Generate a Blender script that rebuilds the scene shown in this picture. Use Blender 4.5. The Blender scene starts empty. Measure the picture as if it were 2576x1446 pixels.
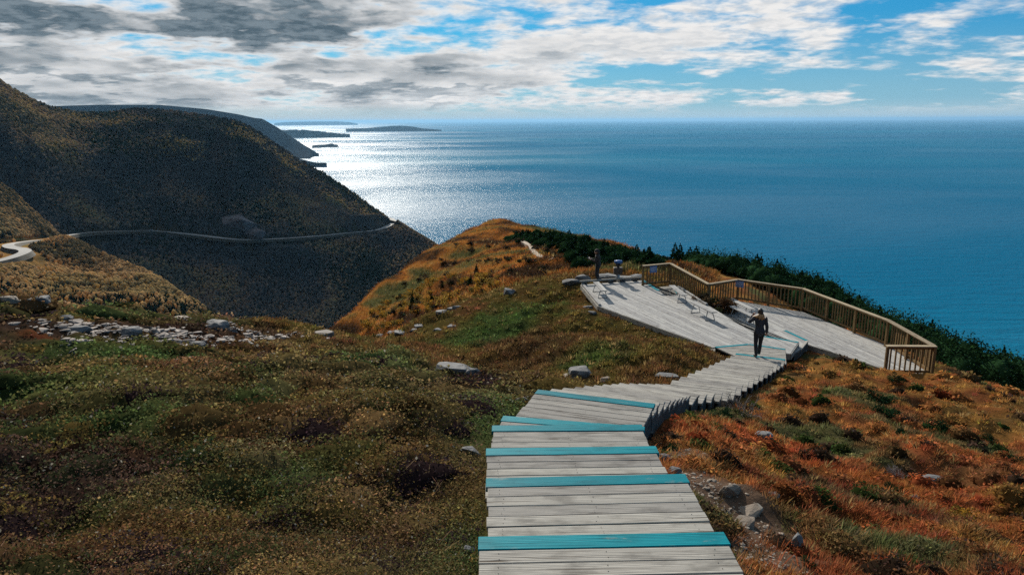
import bpy, bmesh, math, random
import numpy as np
from mathutils import Vector, Matrix
random.seed(7); np.random.seed(7)
R_ = math.radians
S = bpy.context.scene
C = S.collection

# ------------------------------------------------------------------ camera, light, exposure
FPX, CX, CY = 1839.0, 1288.0, 723.0          # picture measured on a 2576 x 1446 grid
PITCH, ROLL = R_(12.86), R_(0.29)
SUN_AZ, SUN_EL = R_(-15.0), R_(25.0)         # azimuth from +Y, negative to the left
fw = Vector((0, math.cos(PITCH), -math.sin(PITCH)))
up0 = Vector((0, math.sin(PITCH), math.cos(PITCH))); r0 = Vector((1, 0, 0))
rt = r0 * math.cos(ROLL) - up0 * math.sin(ROLL)
upv = up0 * math.cos(ROLL) + r0 * math.sin(ROLL)
cam_d = bpy.data.cameras.new('camera'); cam = bpy.data.objects.new('camera', cam_d); C.objects.link(cam)
cam.matrix_world = Matrix(((rt.x, upv.x, -fw.x, 0), (rt.y, upv.y, -fw.y, 0), (rt.z, upv.z, -fw.z, 0), (0, 0, 0, 1)))
cam_d.sensor_width = 36; cam_d.lens = 36 * FPX / 2576
cam_d.clip_start = 0.1; cam_d.clip_end = 400000
S.camera = cam
sun_dir = Vector((math.sin(SUN_AZ) * math.cos(SUN_EL), math.cos(SUN_AZ) * math.cos(SUN_EL), math.sin(SUN_EL)))
sl = bpy.data.lights.new('sun', 'SUN'); sl.energy = 5.0; sl.angle = R_(0.5); sl.color = (1.0, 0.93, 0.82)
so = bpy.data.objects.new('sun', sl); C.objects.link(so)
so.rotation_euler = (-sun_dir).to_track_quat('-Z', 'Y').to_euler()
S.view_settings.view_transform = 'Standard'; S.view_settings.look = 'None'
S.view_settings.exposure = 0.2; S.view_settings.gamma = 1.0
S.render.engine = 'CYCLES'
S.cycles.use_denoising = False
try:
    S.cycles.denoiser = 'OPENIMAGEDENOISE'; S.cycles.denoising_prefilter = 'ACCURATE'
except Exception: pass
S.cycles.max_bounces = 5; S.cycles.diffuse_bounces = 2; S.cycles.glossy_bounces = 2
S.cycles.transmission_bounces = 2; S.cycles.volume_bounces = 0
S.cycles.sample_clamp_indirect = 4.0; S.cycles.sample_clamp_direct = 12.0

# ------------------------------------------------------------------ node helpers
class NT:
    def __init__(s, nt): s.nt = nt
    def n(s, t, ins=None, **props):
        nd = s.nt.nodes.new(t)
        for k, v in props.items(): setattr(nd, k, v)
        for k, v in (ins or {}).items(): s.put(nd.inputs[k], v)
        return nd
    def put(s, sock, v):
        if isinstance(v, bpy.types.NodeSocket): s.nt.links.new(v, sock)
        elif isinstance(v, bpy.types.Node): s.nt.links.new(v.outputs[0], sock)
        else:
            try: sock.default_value = v
            except Exception:
                sock.default_value = (*v, 1.0)
    def m(s, op, a, b=0.0, c=0.0, clamp=False):
        nd = s.nt.nodes.new('ShaderNodeMath'); nd.operation = op; nd.use_clamp = clamp
        for i, v in enumerate((a, b, c)): s.put(nd.inputs[i], v)
        return nd.outputs[0]
    def ss(s, x, a, b, lo=0.0, hi=1.0):
        nd = s.n('ShaderNodeMapRange', {0: x, 1: a, 2: b, 3: lo, 4: hi}, interpolation_type='SMOOTHSTEP')
        return nd.outputs[0]
    def mix(s, f, a, b, bt='MIX'):
        nd = s.nt.nodes.new('ShaderNodeMix'); nd.data_type = 'RGBA'; nd.blend_type = bt
        s.put(nd.inputs['Factor'], f)
        for key, v in ((6, a), (7, b)):
            if isinstance(v, tuple): v = (*v[:3], 1.0)
            s.put(nd.inputs[key], v)
        return nd.outputs[2]
    def noise(s, vec, scale, detail=4, rough=.55, dist=0.0):
        return s.n('ShaderNodeTexNoise', {'Vector': vec, 'Scale': scale, 'Detail': detail, 'Roughness': rough, 'Distortion': dist}).outputs[0]
    def mapv(s, vec, scale=(1, 1, 1), loc=(0, 0, 0), rot=(0, 0, 0)):
        return s.n('ShaderNodeMapping', {'Vector': vec, 'Location': loc, 'Rotation': rot, 'Scale': scale}).outputs[0]

# ------------------------------------------------------------------ sky
W = bpy.data.worlds.new('World'); S.world = W; W.use_nodes = True
w = NT(W.node_tree); W.node_tree.nodes.clear()
SKY_TINT = (0.085, 0.50, 0.74)
sky = w.n('ShaderNodeTexSky', sky_type='NISHITA', sun_disc=False, sun_elevation=SUN_EL, sun_rotation=SUN_AZ,
          air_density=1.0, dust_density=0.6, ozone_density=3.0, altitude=300)
tc = w.n('ShaderNodeTexCoord').outputs['Generated']
sx = w.n('ShaderNodeSeparateXYZ', {0: tc})
X, Y, Z = sx.outputs
zc = w.m('MAXIMUM', Z, 0.0)
az = w.m('ARCTAN2', X, Y)
def cloud_uv(dz):
    zz_ = w.m('ADD', zc, dz); den = w.m('ADD', zz_, 0.15)
    return w.n('ShaderNodeCombineXYZ', {0: w.m('DIVIDE', X, den), 1: w.m('DIVIDE', Y, den), 2: 0.0}).outputs[0]
def cloud_field(uv):
    big = w.noise(w.mapv(uv, (1, .85, 1), SKY_OFF), 1.0, 2, .5)
    mid_ = w.noise(w.mapv(uv, (1, 1, 1), (2.3, 7.1, 0)), 3.2, 4, .55, .25)
    fin = w.noise(w.mapv(uv, (1, 1, 1), (5.4, 1.2, 0)), 10.0, 6, .6, .2)
    return w.m('ADD', w.m('ADD', w.m('MULTIPLY', big, .52), w.m('MULTIPLY', mid_, .35)), w.m('MULTIPLY', fin, .13)), big, fin
SKY_OFF = (61.2, 3.3, 0)
n_, big, fin = cloud_field(cloud_uv(0.0))
n_up, _, _ = cloud_field(cloud_uv(0.012))
# closed cover on the left (towards the sun), broken in the middle, scattered puffs on the right
thr = w.m('ADD', w.ss(az, -0.45, 0.02, 0.378, 0.432), w.ss(az, 0.0, 0.38, 0.0, 0.082))
thr = w.m('SUBTRACT', thr, w.ss(zc, 0.055, 0.015, 0.0, 0.012))
d0 = w.m('SUBTRACT', n_, thr)
dens = w.ss(d0, -0.042, 0.070)
body = w.ss(d0, 0.03, 0.14)
under = w.ss(w.m('SUBTRACT', n_up, n_), -0.025, 0.045)
leftw = w.ss(az, 0.16, -0.16)
dkn = w.noise(w.mapv(cloud_uv(0.0), (1, .8, 1), (9.7, 4.2, 0)), 1.15, 5, .5)
dkm = w.m('ADD', w.m('MULTIPLY', dkn, .80), w.m('MULTIPLY', fin, .20))
dark = w.m('ADD', w.m('MULTIPLY', under, .50), w.ss(dkm, .40, .60, 0, .85))
dark = w.m('ADD', dark, w.m('MULTIPLY', w.m('MULTIPLY', w.ss(zc, .05, .12), w.ss(az, .05, -.42)), w.ss(dkm, .36, .56, 0, .75)))
dark = w.m('MULTIPLY', w.m('MULTIPLY', dark, body), w.m('ADD', .16, w.m('MULTIPLY', leftw, .84)))
dark = w.m('MULTIPLY', w.m('MINIMUM', dark, 1.0), w.ss(zc, 0.0, 0.05, .5, 1.0))
white = w.mix(w.ss(fin, .35, .62), (6.0, 6.15, 6.3), (7.8, 7.65, 7.5))
white = w.mix(w.m('MULTIPLY', w.m('MULTIPLY', under, body), .5), white, (3.6, 4.2, 4.7))
cl = w.mix(dark, white, w.mix(w.ss(fin, .38, .62), (0.75, 1.12, 1.42), (1.7, 2.15, 2.5)))
sdot = w.n('ShaderNodeVectorMath', {0: tc, 1: tuple(sun_dir)}, operation='DOT_PRODUCT').outputs['Value']
clf = w.ss(sdot, -.15, .5, .22, 1.0)
cl = w.mix(1.0, cl, w.n('ShaderNodeCombineColor', {0: clf, 1: clf, 2: clf}), 'MULTIPLY')
blue = w.mix(.55, w.mix(1.0, sky.outputs[0], SKY_TINT, 'MULTIPLY'), (0.32, 2.7, 5.4))
blue = w.mix(w.ss(zc, 0.13, 0.0, 0.0, 0.6), blue, (3.6, 5.2, 5.9))
col = w.mix(w.m('MULTIPLY', dens, w.ss(zc, 0.003, 0.022, 0.2, 1.0)), blue, cl)
hz = w.mix(w.ss(az, -0.45, 0.30), (5.0, 5.0, 4.8), (4.0, 5.2, 5.8))
col = w.mix(w.ss(zc, 0.026, 0.0, 0.0, 0.9), col, hz)
bg = w.n('ShaderNodeBackground', {'Color': col, 'Strength': 0.1})
w.n('ShaderNodeOutputWorld', {'Surface': bg})

# ------------------------------------------------------------------ picture-grid helpers (real positions come out)
def ray(px, py):
    return (rt * ((px - CX) / FPX) - upv * ((py - CY) / FPX) + fw)
def at_z(px, py, z):
    d = ray(px, py); t = z / d.z; return d * t
def at_y(px, dist):                            # plan position of a picture column at a forward distance
    d = ray(px, 800); return d * (dist / d.y)
def at_d(px, py, dist):                       # horizontal distance
    d = ray(px, py); t = dist / math.hypot(d.x, d.y); return d * t
SEA = -300.0

def tag(o, label=None, cat=None, group=None, kind=None):
    if label: o['label'] = label
    if cat: o['category'] = cat
    if group: o['group'] = group
    if kind: o['kind'] = kind
    return o
def empty(name, loc=(0, 0, 0), rz=0.0):
    o = bpy.data.objects.new(name, None); C.objects.link(o); o.location = loc; o.rotation_euler = (0, 0, rz)
    o.empty_display_size = .2
    return o
def link(name, me, mat=None, parent=None):
    o = bpy.data.objects.new(name, me); C.objects.link(o)
    if mat is not None and len(me.materials) == 0: me.materials.append(mat)
    if parent is not None: o.parent = parent
    return o

# ------------------------------------------------------------------ numpy noise
def _h(ix, iy, seed):
    n = (ix.astype(np.int64) * 374761393 + iy.astype(np.int64) * 668265263 + seed * 974634777) & 0x7fffffff
    n = ((n ^ (n >> 13)) * 1274126177) & 0x7fffffff
    n = n ^ (n >> 16)
    return (n & 0xffff) / 65535.0
def vnoise(x, y, seed=0):
    x = np.asarray(x, float); y = np.asarray(y, float)
    ix = np.floor(x); iy = np.floor(y); fx = x - ix; fy = y - iy
    fx = fx * fx * (3 - 2 * fx); fy = fy * fy * (3 - 2 * fy)
    a = _h(ix, iy, seed); b = _h(ix + 1, iy, seed); c = _h(ix, iy + 1, seed); d = _h(ix + 1, iy + 1, seed)
    return (a * (1 - fx) + b * fx) * (1 - fy) + (c * (1 - fx) + d * fx) * fy
def fbm(x, y, seed=0, oct=4, gain=.5):
    s = 0.0; a = 1.0; t = 0.0
    c, sn = math.cos(.6), math.sin(.6)
    for k in range(oct):
        s = s + a * vnoise(x, y, seed + k * 17); t += a; a *= gain
        x, y = (x * c - y * sn) * 2.03 + 11.3, (x * sn + y * c) * 2.03 - 7.1
    return s / t
def sst(x, a, b):
    t = np.clip((np.asarray(x, float) - a) / (b - a), 0, 1); return t * t * (3 - 2 * t)

# ------------------------------------------------------------------ mesh builder
class MB:
    def __init__(s): s.v = []; s.f = []; s.uv = []; s.rnd = []
    def poly_prism(s, pts, z0, z1, uax=None, rnd=None, uo=None):
        """pts: 2D polygon (ccw or not), extruded from z0 up to z1; uv along uax"""
        if len(pts) < 3: return
        a = sum(pts[i][0] * pts[(i + 1) % len(pts)][1] - pts[(i + 1) % len(pts)][0] * pts[i][1] for i in range(len(pts)))
        if abs(a) < 1e-5: return
        if a < 0: pts = pts[::-1]
        rnd = random.random() if rnd is None else rnd
        uo = (random.uniform(0, 40), random.uniform(0, 40)) if uo is None else uo
        u = Vector(uax) if uax is not None else Vector((1, 0)); vv = Vector((-u.y, u.x))
        b = len(s.v); n = len(pts)
        for z in (z0, z1):
            for p in pts: s.v.append((p[0], p[1], z))
        def U(p, z): q = Vector((p[0], p[1])); return (q.dot(u) + uo[0], q.dot(vv) + uo[1] + (z - z1) * .9)
        s._face([b + n + i for i in range(n)], [U(p, z1) for p in pts], rnd)
        s._face([b + n - 1 - i for i in range(n)], [U(p, z0) for p in pts[::-1]], rnd)
        for i in range(n):
            j = (i + 1) % n
            s._face([b + i, b + j, b + n + j, b + n + i], [U(pts[i], z0), U(pts[j], z0), U(pts[j], z1), U(pts[i], z1)], rnd)
    def _face(s, idx, uv, rnd): s.f.append(idx); s.uv.append(uv); s.rnd.append(rnd)
    def beam(s, a, b, wd, ht, up=(0, 0, 1), rnd=None, taper=1.0):
        """box from a to b, width wd (side) and height ht (along up), centred"""
        a = Vector(a); b = Vector(b); t = (b - a); L = t.length; t.normalize()
        sd = t.cross(Vector(up))
        if sd.length < 1e-4: sd = t.cross(Vector((1, 0, 0)))
        sd.normalize(); u = sd.cross(t)
        rnd = random.random() if rnd is None else rnd
        uo = (random.uniform(0, 40), random.uniform(0, 40))
        bi = len(s.v)
        for P, k in ((a, 1.0), (b, taper)):
            for q in ((-1, -1), (1, -1), (1, 1), (-1, 1)):
                s.v.append(tuple(P + sd * (q[0] * wd / 2 * k) + u * (q[1] * ht / 2 * k)))
        for i in range(4):
            j = (i + 1) % 4; wdt = wd if i % 2 == 0 else ht
            s._face([bi + i, bi + j, bi + 4 + j, bi + 4 + i], [(uo[0], uo[1]), (uo[0], uo[1] + wdt), (uo[0] + L, uo[1] + wdt), (uo[0] + L, uo[1])], rnd)
        s._face([bi + 3, bi + 2, bi + 1, bi], [(0, 0)] * 4, rnd); s._face([bi + 4, bi + 5, bi + 6, bi + 7], [(0, 0)] * 4, rnd)
    def tube(s, pts, rad, n=8, cap=True):
        rad = rad if isinstance(rad, (list, tuple)) else [rad] * len(pts)
        pts = [Vector(p) for p in pts]; bi = len(s.v)
        t0 = (pts[-1] - pts[0]).normalized(); ref = Vector((1, 0, 0)) if abs(t0.x) < .8 else Vector((0, 1, 0))
        for i, p in enumerate(pts):
            t = (pts[min(i + 1, len(pts) - 1)] - pts[max(i - 1, 0)]).normalized()
            a = t.cross(ref).normalized(); b = t.cross(a)
            for k in range(n):
                th = 2 * math.pi * k / n; s.v.append(tuple(p + (a * math.cos(th) + b * math.sin(th)) * rad[i]))
        for i in range(len(pts) - 1):
            for k in range(n):
                k2 = (k + 1) % n
                s._face([bi + i * n + k, bi + (i + 1) * n + k, bi + (i + 1) * n + k2, bi + i * n + k2], [(0, 0)] * 4, .5)
        if cap:
            s._face([bi + k for k in range(n)], [(0, 0)] * n, .5)
            e = bi + (len(pts) - 1) * n; s._face([e + n - 1 - k for k in range(n)], [(0, 0)] * n, .5)
    def build(s, name, mat, parent=None, origin=None, smooth=False, bevel=0.0):
        me = bpy.data.meshes.new(name)
        o0 = Vector(origin) if origin is not None else Vector((0, 0, 0))
        me.from_pydata([tuple(Vector(v) - o0) for v in s.v], [], s.f)
        uvl = me.uv_layers.new(name='uv')
        flat = [c for f in s.uv for p in f for c in p]
        uvl.data.foreach_set('uv', flat)
        at = me.attributes.new('rnd', 'FLOAT', 'FACE'); at.data.foreach_set('value', s.rnd)
        me.validate(); me.update()
        if smooth: me.polygons.foreach_set('use_smooth', [True] * len(me.polygons))
        o = link(name, me, mat, parent)
        if origin is not None and parent is None: o.location = o0
        if bevel > 0:
            bv = o.modifiers.new('bevel', 'BEVEL'); bv.width = bevel; bv.segments = 1; bv.limit_method = 'ANGLE'
        return o
def bulk_mesh(name, verts, loops, nper, mat=None, colors=None, smooth=False):
    """verts (N,3); faces all of nper corners, loops flat index array; colors (N,3) point attribute"""
    me = bpy.data.meshes.new(name)
    nf = len(loops) // nper
    me.vertices.add(len(verts)); me.vertices.foreach_set('co', np.ascontiguousarray(verts, np.float32).ravel())
    me.loops.add(len(loops)); me.loops.foreach_set('vertex_index', np.ascontiguousarray(loops, np.int32))
    me.polygons.add(nf); me.polygons.foreach_set('loop_start', np.arange(0, nf * nper, nper, dtype=np.int32))
    try: me.polygons.foreach_set('loop_total', np.full(nf, nper, np.int32))
    except Exception: pass
    if smooth: me.polygons.foreach_set('use_smooth', np.ones(nf, bool))
    if colors is not None:
        ca = me.attributes.new('tint', 'FLOAT_COLOR', 'POINT')
        ca.data.foreach_set('color', np.c_[colors, np.ones(len(colors))].astype(np.float32).ravel())
    me.update(calc_edges=True)
    if mat: me.materials.append(mat)
    return me
def clip(poly, p, n):                       # keep the side where (q-p).n >= 0
    out = []
    for i in range(len(poly)):
        a, b = poly[i], poly[(i + 1) % len(poly)]
        da = (a[0] - p[0]) * n[0] + (a[1] - p[1]) * n[1]; db = (b[0] - p[0]) * n[0] + (b[1] - p[1]) * n[1]
        if da >= 0: out.append(a)
        if (da >= 0) != (db >= 0):
            t = da / (da - db); out.append((a[0] + (b[0] - a[0]) * t, a[1] + (b[1] - a[1]) * t))
    return out

# ------------------------------------------------------------------ materials
def mat(name):
    m = bpy.data.materials.new(name); m.use_nodes = True; m.node_tree.nodes.clear(); return m, NT(m.node_tree)
def finish(nt, shader, disp=None):
    nt.n('ShaderNodeOutputMaterial', {'Surface': shader})
def simple(name, color, rough=.6, metal=0.0, var=.25, scale=12.0, bump=.0, spec=.5):
    m, t = mat(name)
    tcd = t.n('ShaderNodeTexCoord').outputs['Object']
    nz = t.noise(tcd, scale, 5, .6)
    c = t.mix(t.ss(nz, .3, .7), tuple(x * (1 - var) for x in color), tuple(min(1, x * (1 + var)) for x in color))
    ins = {'Base Color': c, 'Roughness': rough, 'Metallic': metal, 'Specular IOR Level': spec}
    if bump: ins['Normal'] = t.n('ShaderNodeBump', {'Strength': bump, 'Distance': .02, 'Height': t.noise(tcd, scale * 3, 4)}).outputs[0]
    finish(t, t.n('ShaderNodeBsdfPrincipled', ins)); return m
def wood(name, c_lo, c_hi, c_dark, knots=True, grain=1.0, rough=.75, tinted=0.0):
    m, t = mat(name)
    u = t.n('ShaderNodeUVMap', uv_map='uv').outputs[0]
    rn = t.n('ShaderNodeAttribute', attribute_name='rnd').outputs['Fac']
    off = t.n('ShaderNodeVectorMath', {0: u, 1: t.n('ShaderNodeCombineXYZ', {0: t.m('MULTIPLY', rn, 17.0), 1: t.m('MULTIPLY', rn, 9.0), 2: 0.0})}, operation='ADD').outputs[0]
    wob = t.noise(t.mapv(off, (1.3, 5, 1)), 1.0, 3)
    g1 = t.noise(t.mapv(off, (2.2, 75, 1)), 1.0, 6, .65, .4)
    ring = t.n('ShaderNodeTexWave', {'Vector': t.mapv(off, (0.55, 13, 1)), 'Scale': 1.3, 'Distortion': 9.0, 'Detail': 3.0, 'Detail Scale': .7}, wave_type='BANDS', bands_direction='Y').outputs[1]
    gr = t.m('ADD', t.m('MULTIPLY', g1, .7), t.m('MULTIPLY', ring, .3))
    c = t.mix(t.ss(gr, .3, .68), c_lo, c_hi)
    blot = t.noise(t.mapv(off, (1.5, 3.2, 1)), 1.6, 5, .6)
    c = t.mix(t.ss(blot, .48, .70, 0, .55 * grain), c, tuple(x * .62 for x in c_lo))
    # long drying cracks
    ck = t.noise(t.mapv(off, (.9, 46, 1), (5, 3, 0)), 1.0, 3, .5, .6)
    crack = t.m('MULTIPLY', t.ss(ck, .62, .68), .75 * grain)
    c = t.mix(crack, c, c_dark)
    if knots:
        vo = t.n('ShaderNodeTexVoronoi', {'Vector': t.mapv(off, (1.5, 5.0, 1)), 'Scale': 1.0, 'Randomness': 1.0})
        kd = t.m('ADD', vo.outputs[0], t.m('MULTIPLY', t.m('SUBTRACT', wob, .5), .06))
        c = t.mix(t.m('MULTIPLY', t.ss(kd, .13, .06), .85), c, c_dark)
        c = t.mix(t.m('MULTIPLY', t.ss(kd, .30, .10), .38), c, tuple(x * .7 for x in c_lo))
    if tinted > 0:
        wn = t.noise(t.mapv(off, (2.6, 9, 1), (3, 8, 0)), 1.0, 6, .7)
        c = t.mix(t.ss(wn, .60, .70, 0, tinted), c, (.30, .29, .27))
    tone = t.m('ADD', .78, t.m('MULTIPLY', rn, .40))
    c = t.mix(1.0, c, t.n('ShaderNodeCombineColor', {0: tone, 1: tone, 2: t.m('ADD', tone, t.m('MULTIPLY', rn, -.05))}), 'MULTIPLY')
    c = t.mix(t.ss(rn, -.2, -.6), c, (.045, .04, .036))
    b = t.n('ShaderNodeBump', {'Strength': .55, 'Distance': .006, 'Height': t.m('SUBTRACT', gr, crack)}).outputs[0]
    finish(t, t.n('ShaderNodeBsdfPrincipled', {'Base Color': c, 'Roughness': rough, 'Specular IOR Level': .05, 'Normal': b}))
    return m
M_wood = wood('weathered_wood', (.225, .21, .193), (.455, .43, .395), (.07, .05, .036), grain=1.25)
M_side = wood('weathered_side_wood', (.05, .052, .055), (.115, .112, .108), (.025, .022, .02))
M_teal = wood('teal_paint', (.001, .165, .215), (.003, .255, .310), (.003, .04, .055), knots=False, grain=.9, rough=.55, tinted=.6)
M_deck = wood('deck_wood', (.33, .32, .312), (.48, .468, .455), (.16, .13, .11))
M_rail = wood('rail_wood_shaded', (.165, .105, .052), (.25, .168, .085), (.08, .05, .025))  # timber darkened in colour for the shaded rail sides
M_railtop = wood('rail_cap_wood_lit', (.31, .245, .165), (.44, .355, .25), (.15, .10, .06))  # lighter copy of the timber, sunlight on the caps put into colour
M_metal = simple('galvanised_metal', (.30, .31, .32), .45, .7, .15)
M_dark = simple('dark_metal', (.025, .026, .03), .5, .3)
M_bluepaint = simple('blue_enamel', (.015, .10, .30), .35)
M_sign = simple('blue_sign_face', (.13, .22, .45), .4, var=.08)
M_white = simple('white_lettering', (.75, .77, .8), .5, var=.04)

def leafmat(name, transl=.35, rough=.55, gain=1.0, spec=0.0):
    m, t = mat(name)
    a = t.n('ShaderNodeAttribute', attribute_name='tint').outputs['Color']
    if gain != 1.0: a = t.mix(1.0, a, (gain, gain, gain), 'MULTIPLY')
    p = t.n('ShaderNodeBsdfPrincipled', {'Base Color': a, 'Roughness': rough, 'Specular IOR Level': spec})
    tr = t.n('ShaderNodeBsdfTranslucent', {'Color': a})
    finish(t, t.n('ShaderNodeMixShader', {0: transl, 1: p, 2: tr}).outputs[0]); return m
M_leaf = leafmat('leaf', .45)
M_glow = leafmat('sunlit_leaf', .62)
M_needle = leafmat('needle', .10, .8, 1.0, 0.0)
def ground_mat(name, bump=.6, scale=6.0):
    m, t = mat(name)
    a = t.n('ShaderNodeAttribute', attribute_name='tint').outputs['Color']
    pos = t.n('ShaderNodeNewGeometry').outputs['Position']
    nz = t.noise(pos, scale, 8, .7)
    nz2 = t.noise(pos, scale * 7, 4, .7)
    f = t.m('ADD', t.m('MULTIPLY', nz, 1.1), t.m('MULTIPLY', nz2, .9))
    c = t.mix(1.0, a, t.n('ShaderNodeCombineColor', {0: f, 1: f, 2: f}), 'MULTIPLY')
    b = t.n('ShaderNodeBump', {'Strength': bump, 'Distance': .08, 'Height': nz}).outputs[0]
    finish(t, t.n('ShaderNodeBsdfPrincipled', {'Base Color': c, 'Roughness': .95, 'Specular IOR Level': 0.0, 'Normal': b})); return m
M_ground = ground_mat('heath_soil')
M_hill = ground_mat('hill_soil', .8, .06)
def rockmat(name, a, b, sc=3.0):
    m, t = mat(name)
    o = t.n('ShaderNodeTexCoord').outputs['Object']
    rnd = t.n('ShaderNodeObjectInfo').outputs['Random']
    n1 = t.noise(o, sc, 7, .65, .3); n2 = t.noise(o, sc * 9, 4, .7)
    c = t.mix(t.ss(n1, .35, .65), a, b)
    c = t.mix(t.ss(n2, .56, .72, 0, .6), c, tuple(x * .35 for x in a))
    li = t.noise(o, sc * 4, 3, .5)
    c = t.mix(t.ss(li, .62, .70, 0, .45), c, (.27, .28, .25))
    k = t.m('ADD', .8, t.m('MULTIPLY', rnd, .4))
    c = t.mix(1.0, c, t.n('ShaderNodeCombineColor', {0: k, 1: k, 2: k}), 'MULTIPLY')
    bp = t.n('ShaderNodeBump', {'Strength': .7, 'Distance': .03, 'Height': t.m('ADD', n1, t.m('MULTIPLY', n2, .3))}).outputs[0]
    finish(t, t.n('ShaderNodeBsdfPrincipled', {'Base Color': c, 'Roughness': .85, 'Normal': bp})); return m
M_rock = rockmat('grey_rock', (.075, .078, .084), (.16, .16, .158))
M_rocktan = rockmat('tan_rock', (.16, .12, .088), (.26, .21, .16))
M_rubble = rockmat('pale_rubble', (.11, .088, .075), (.22, .18, .155), 1.0)

# ------------------------------------------------------------------ stair geometry (needed by the ground too)
DECK_Z, MID_Z, LOW_Z, LAND_Z = -8.35, -8.52, -8.69, -8.00
keys = []                                     # nosing lines (far edge): left, right, z
def _k(l, r, z): keys.append((at_z(l[0], l[1], z), at_z(r[0], r[1], z), z))
_k((1207, 1350), (1814, 1338), -3.00)
_k((1225, 1203), (1718, 1192), -3.17)
_k((1225, 1128), (1645, 1122), -3.34)
_k((1240, 1070), (1610, 1068), -3.51)
_k((1268, 1046), (1618, 1073), -3.68)
_k((1355, 980), (1645, 1015), -3.85)
def _lerp_keys(l0, l1, n):
    a, b, z0 = l0; c, d, z1 = l1
    for i in range(1, n + 1):
        t = i / n; z = z0 + (z1 - z0) * t
        P = a.lerp(c, t); Q = b.lerp(d, t); P.z = Q.z = z; keys.append((P, Q, z))
def _mk(l, r, z): return (at_z(l[0], l[1], z), at_z(r[0], r[1], z), z)
_lerp_keys(keys[-1], _mk((1560, 962), (1738, 994), -5.16), 8)
_lerp_keys(keys[-1], _mk((1668, 965), (1835, 985), -5.99), 5)
_lerp_keys(keys[-1], _mk((1851, 890), (1975, 905), -7.83), 11)
# flights behind the camera's feet
dback = Vector((0.02, -1, 0)).normalized()
for k in range(1, 11):
    z = -3.0 + .17 * k; a = keys[0][0] if k == 1 else back[-1][0]
    if k == 1: back = []
    P = Vector((keys[0][0].x - .02 * k, keys[0][0].y - .66 * k - .45, z)); Q = Vector((keys[0][1].x + .03 * k, keys[0][1].y - .66 * k - .45, z))
    back.append((P, Q, z))
keys = back[::-1] + keys
def stair_mid(): return np.array([[(a.x + b.x) / 2, (a.y + b.y) / 2, z] for a, b, z in keys])
SM = stair_mid()

# ------------------------------------------------------------------ headland ground: one surface through measured points
ctl = []
def g(px, py, d, dz=0.0): p = at_d(px, py, d); ctl.append((p.x, p.y, p.z + dz))
def gx(x, y, z): ctl.append((x, y, z))
for i, (a, b, z) in enumerate(keys):
    if i % 2: continue
    ctl.append((a.x - .25, a.y, z - .22)); ctl.append((b.x + .30, b.y, z - (.42 if z > -3.9 else .40)))
# left heath
for x, y, z in ((-8, 2, -1.75), (-3, 1, -1.5), (-4, 4, -2.65), (-9, 6, -2.9), (-16, 8, -3.1), (-25, 10, -3.3), (-6, 12, -4.4), (-14, 16, -4.6),
                (-3, 9, -3.8), (-22, 20, -5.0), (-10, 22, -6.45), (-6, 16.5, -5.55), (-2.5, 12.5, -4.75), (-40, 12, -3), (-40, 0, -.5), (-15, -8, 0), (5, -8, .2), (25, -8, -2)): gx(x, y, z)
for p in ((0, 752, 30), (130, 778, 30), (300, 803, 30), (550, 818, 31), (700, 815, 33), (830, 834, 33), (940, 852, 32), (1000, 869, 27), (1180, 922, 18), (1330, 965, 14.2)): g(*p)
# hollow between heath and knoll, then the knoll
g(1000, 868, 30, -.55); g(1180, 918, 21.5, -.75); g(1300, 935, 17.5, -.35)
for p in ((1050, 858, 33.5), (1200, 895, 26), (1080, 790, 39), (1200, 750, 41), (1290, 726, 41), (1400, 716, 40), (1460, 718, 38.5),
          (1300, 800, 33), (1500, 850, 28), (1400, 900, 23), (1300, 880, 25), (1420, 760, 37), (1560, 900, 22.5), (1700, 900, 22)): g(*p)
g(940, 850, 36, -.3)
# under the decks
for px, py, z in ((1505, 769, DECK_Z - .22), (1640, 830, DECK_Z - .22), (1790, 873, DECK_Z - .22), (1462, 716, DECK_Z - .25), (1617, 706, DECK_Z - .45), (1650, 780, DECK_Z - .5),
                  (1800, 800, DECK_Z - .5), (1900, 850, DECK_Z - .5), (2224, 924, LOW_Z - .3), (2134, 896, LOW_Z - .2), (2060, 873, LOW_Z - .15), (2000, 885, LOW_Z - .25), (2340, 930, LOW_Z - .8), (2150, 840, LOW_Z - .8), (1950, 780, LOW_Z - .9)):
    p = at_z(px, py, z); gx(p.x, p.y, p.z)
# right slope
for p in ((2000, 935, 23.2), (1850, 1012, 16.4), (1980, 1000, 19), (1640, 1096, 10), (1760, 1232, 7.0), (1680, 1140, 8.6), (2000, 1052, 17.2), (2000, 1200, 11), (2000, 1400, 6.6), (2200, 1000, 22), (2300, 1100, 17.5),
          (2500, 1200, 13.5), (2500, 1400, 8.3), (2400, 960, 25.6), (2576, 1010, 26.5), (2700, 1060, 26), (2576, 1446, 7.6), (2900, 1300, 14), (1860, 1446, 4.9)): g(*p)
# beyond the rail: forest slope falling to the sea
belt_px = ((1735, 76, -15.4), (1800, 70, -15.2), (1950, 62, -14.4), (2100, 56, -14.5), (2300, 46, -14.6), (2450, 42, -15.2), (2576, 40, -15.4), (2750, 38, -15.7), (2950, 37, -17))
belt = []
for px, d, z in belt_px:
    p = at_y(px, d); belt.append((p.x, p.y)); gx(p.x, p.y, z); gx(p.x * 1.16, p.y * 1.16, z - 4.2)
for px, d, z in ((1950, 50, -13.4), (2100, 45, -13.6), (2300, 37, -13.2), (2450, 33, -12.9), (2700, 31, -12.8)): p = at_y(px, d); gx(p.x, p.y, z)
for x, y, z in ((40, 75, -32), (60, 20, -24), (65, 60, -50), (90, 30, -60), (45, 110, -60), (28, 120, -50), (100, 100, -120), (34, 16, -10.4), (45, 5, -11)): gx(x, y, z)
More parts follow.
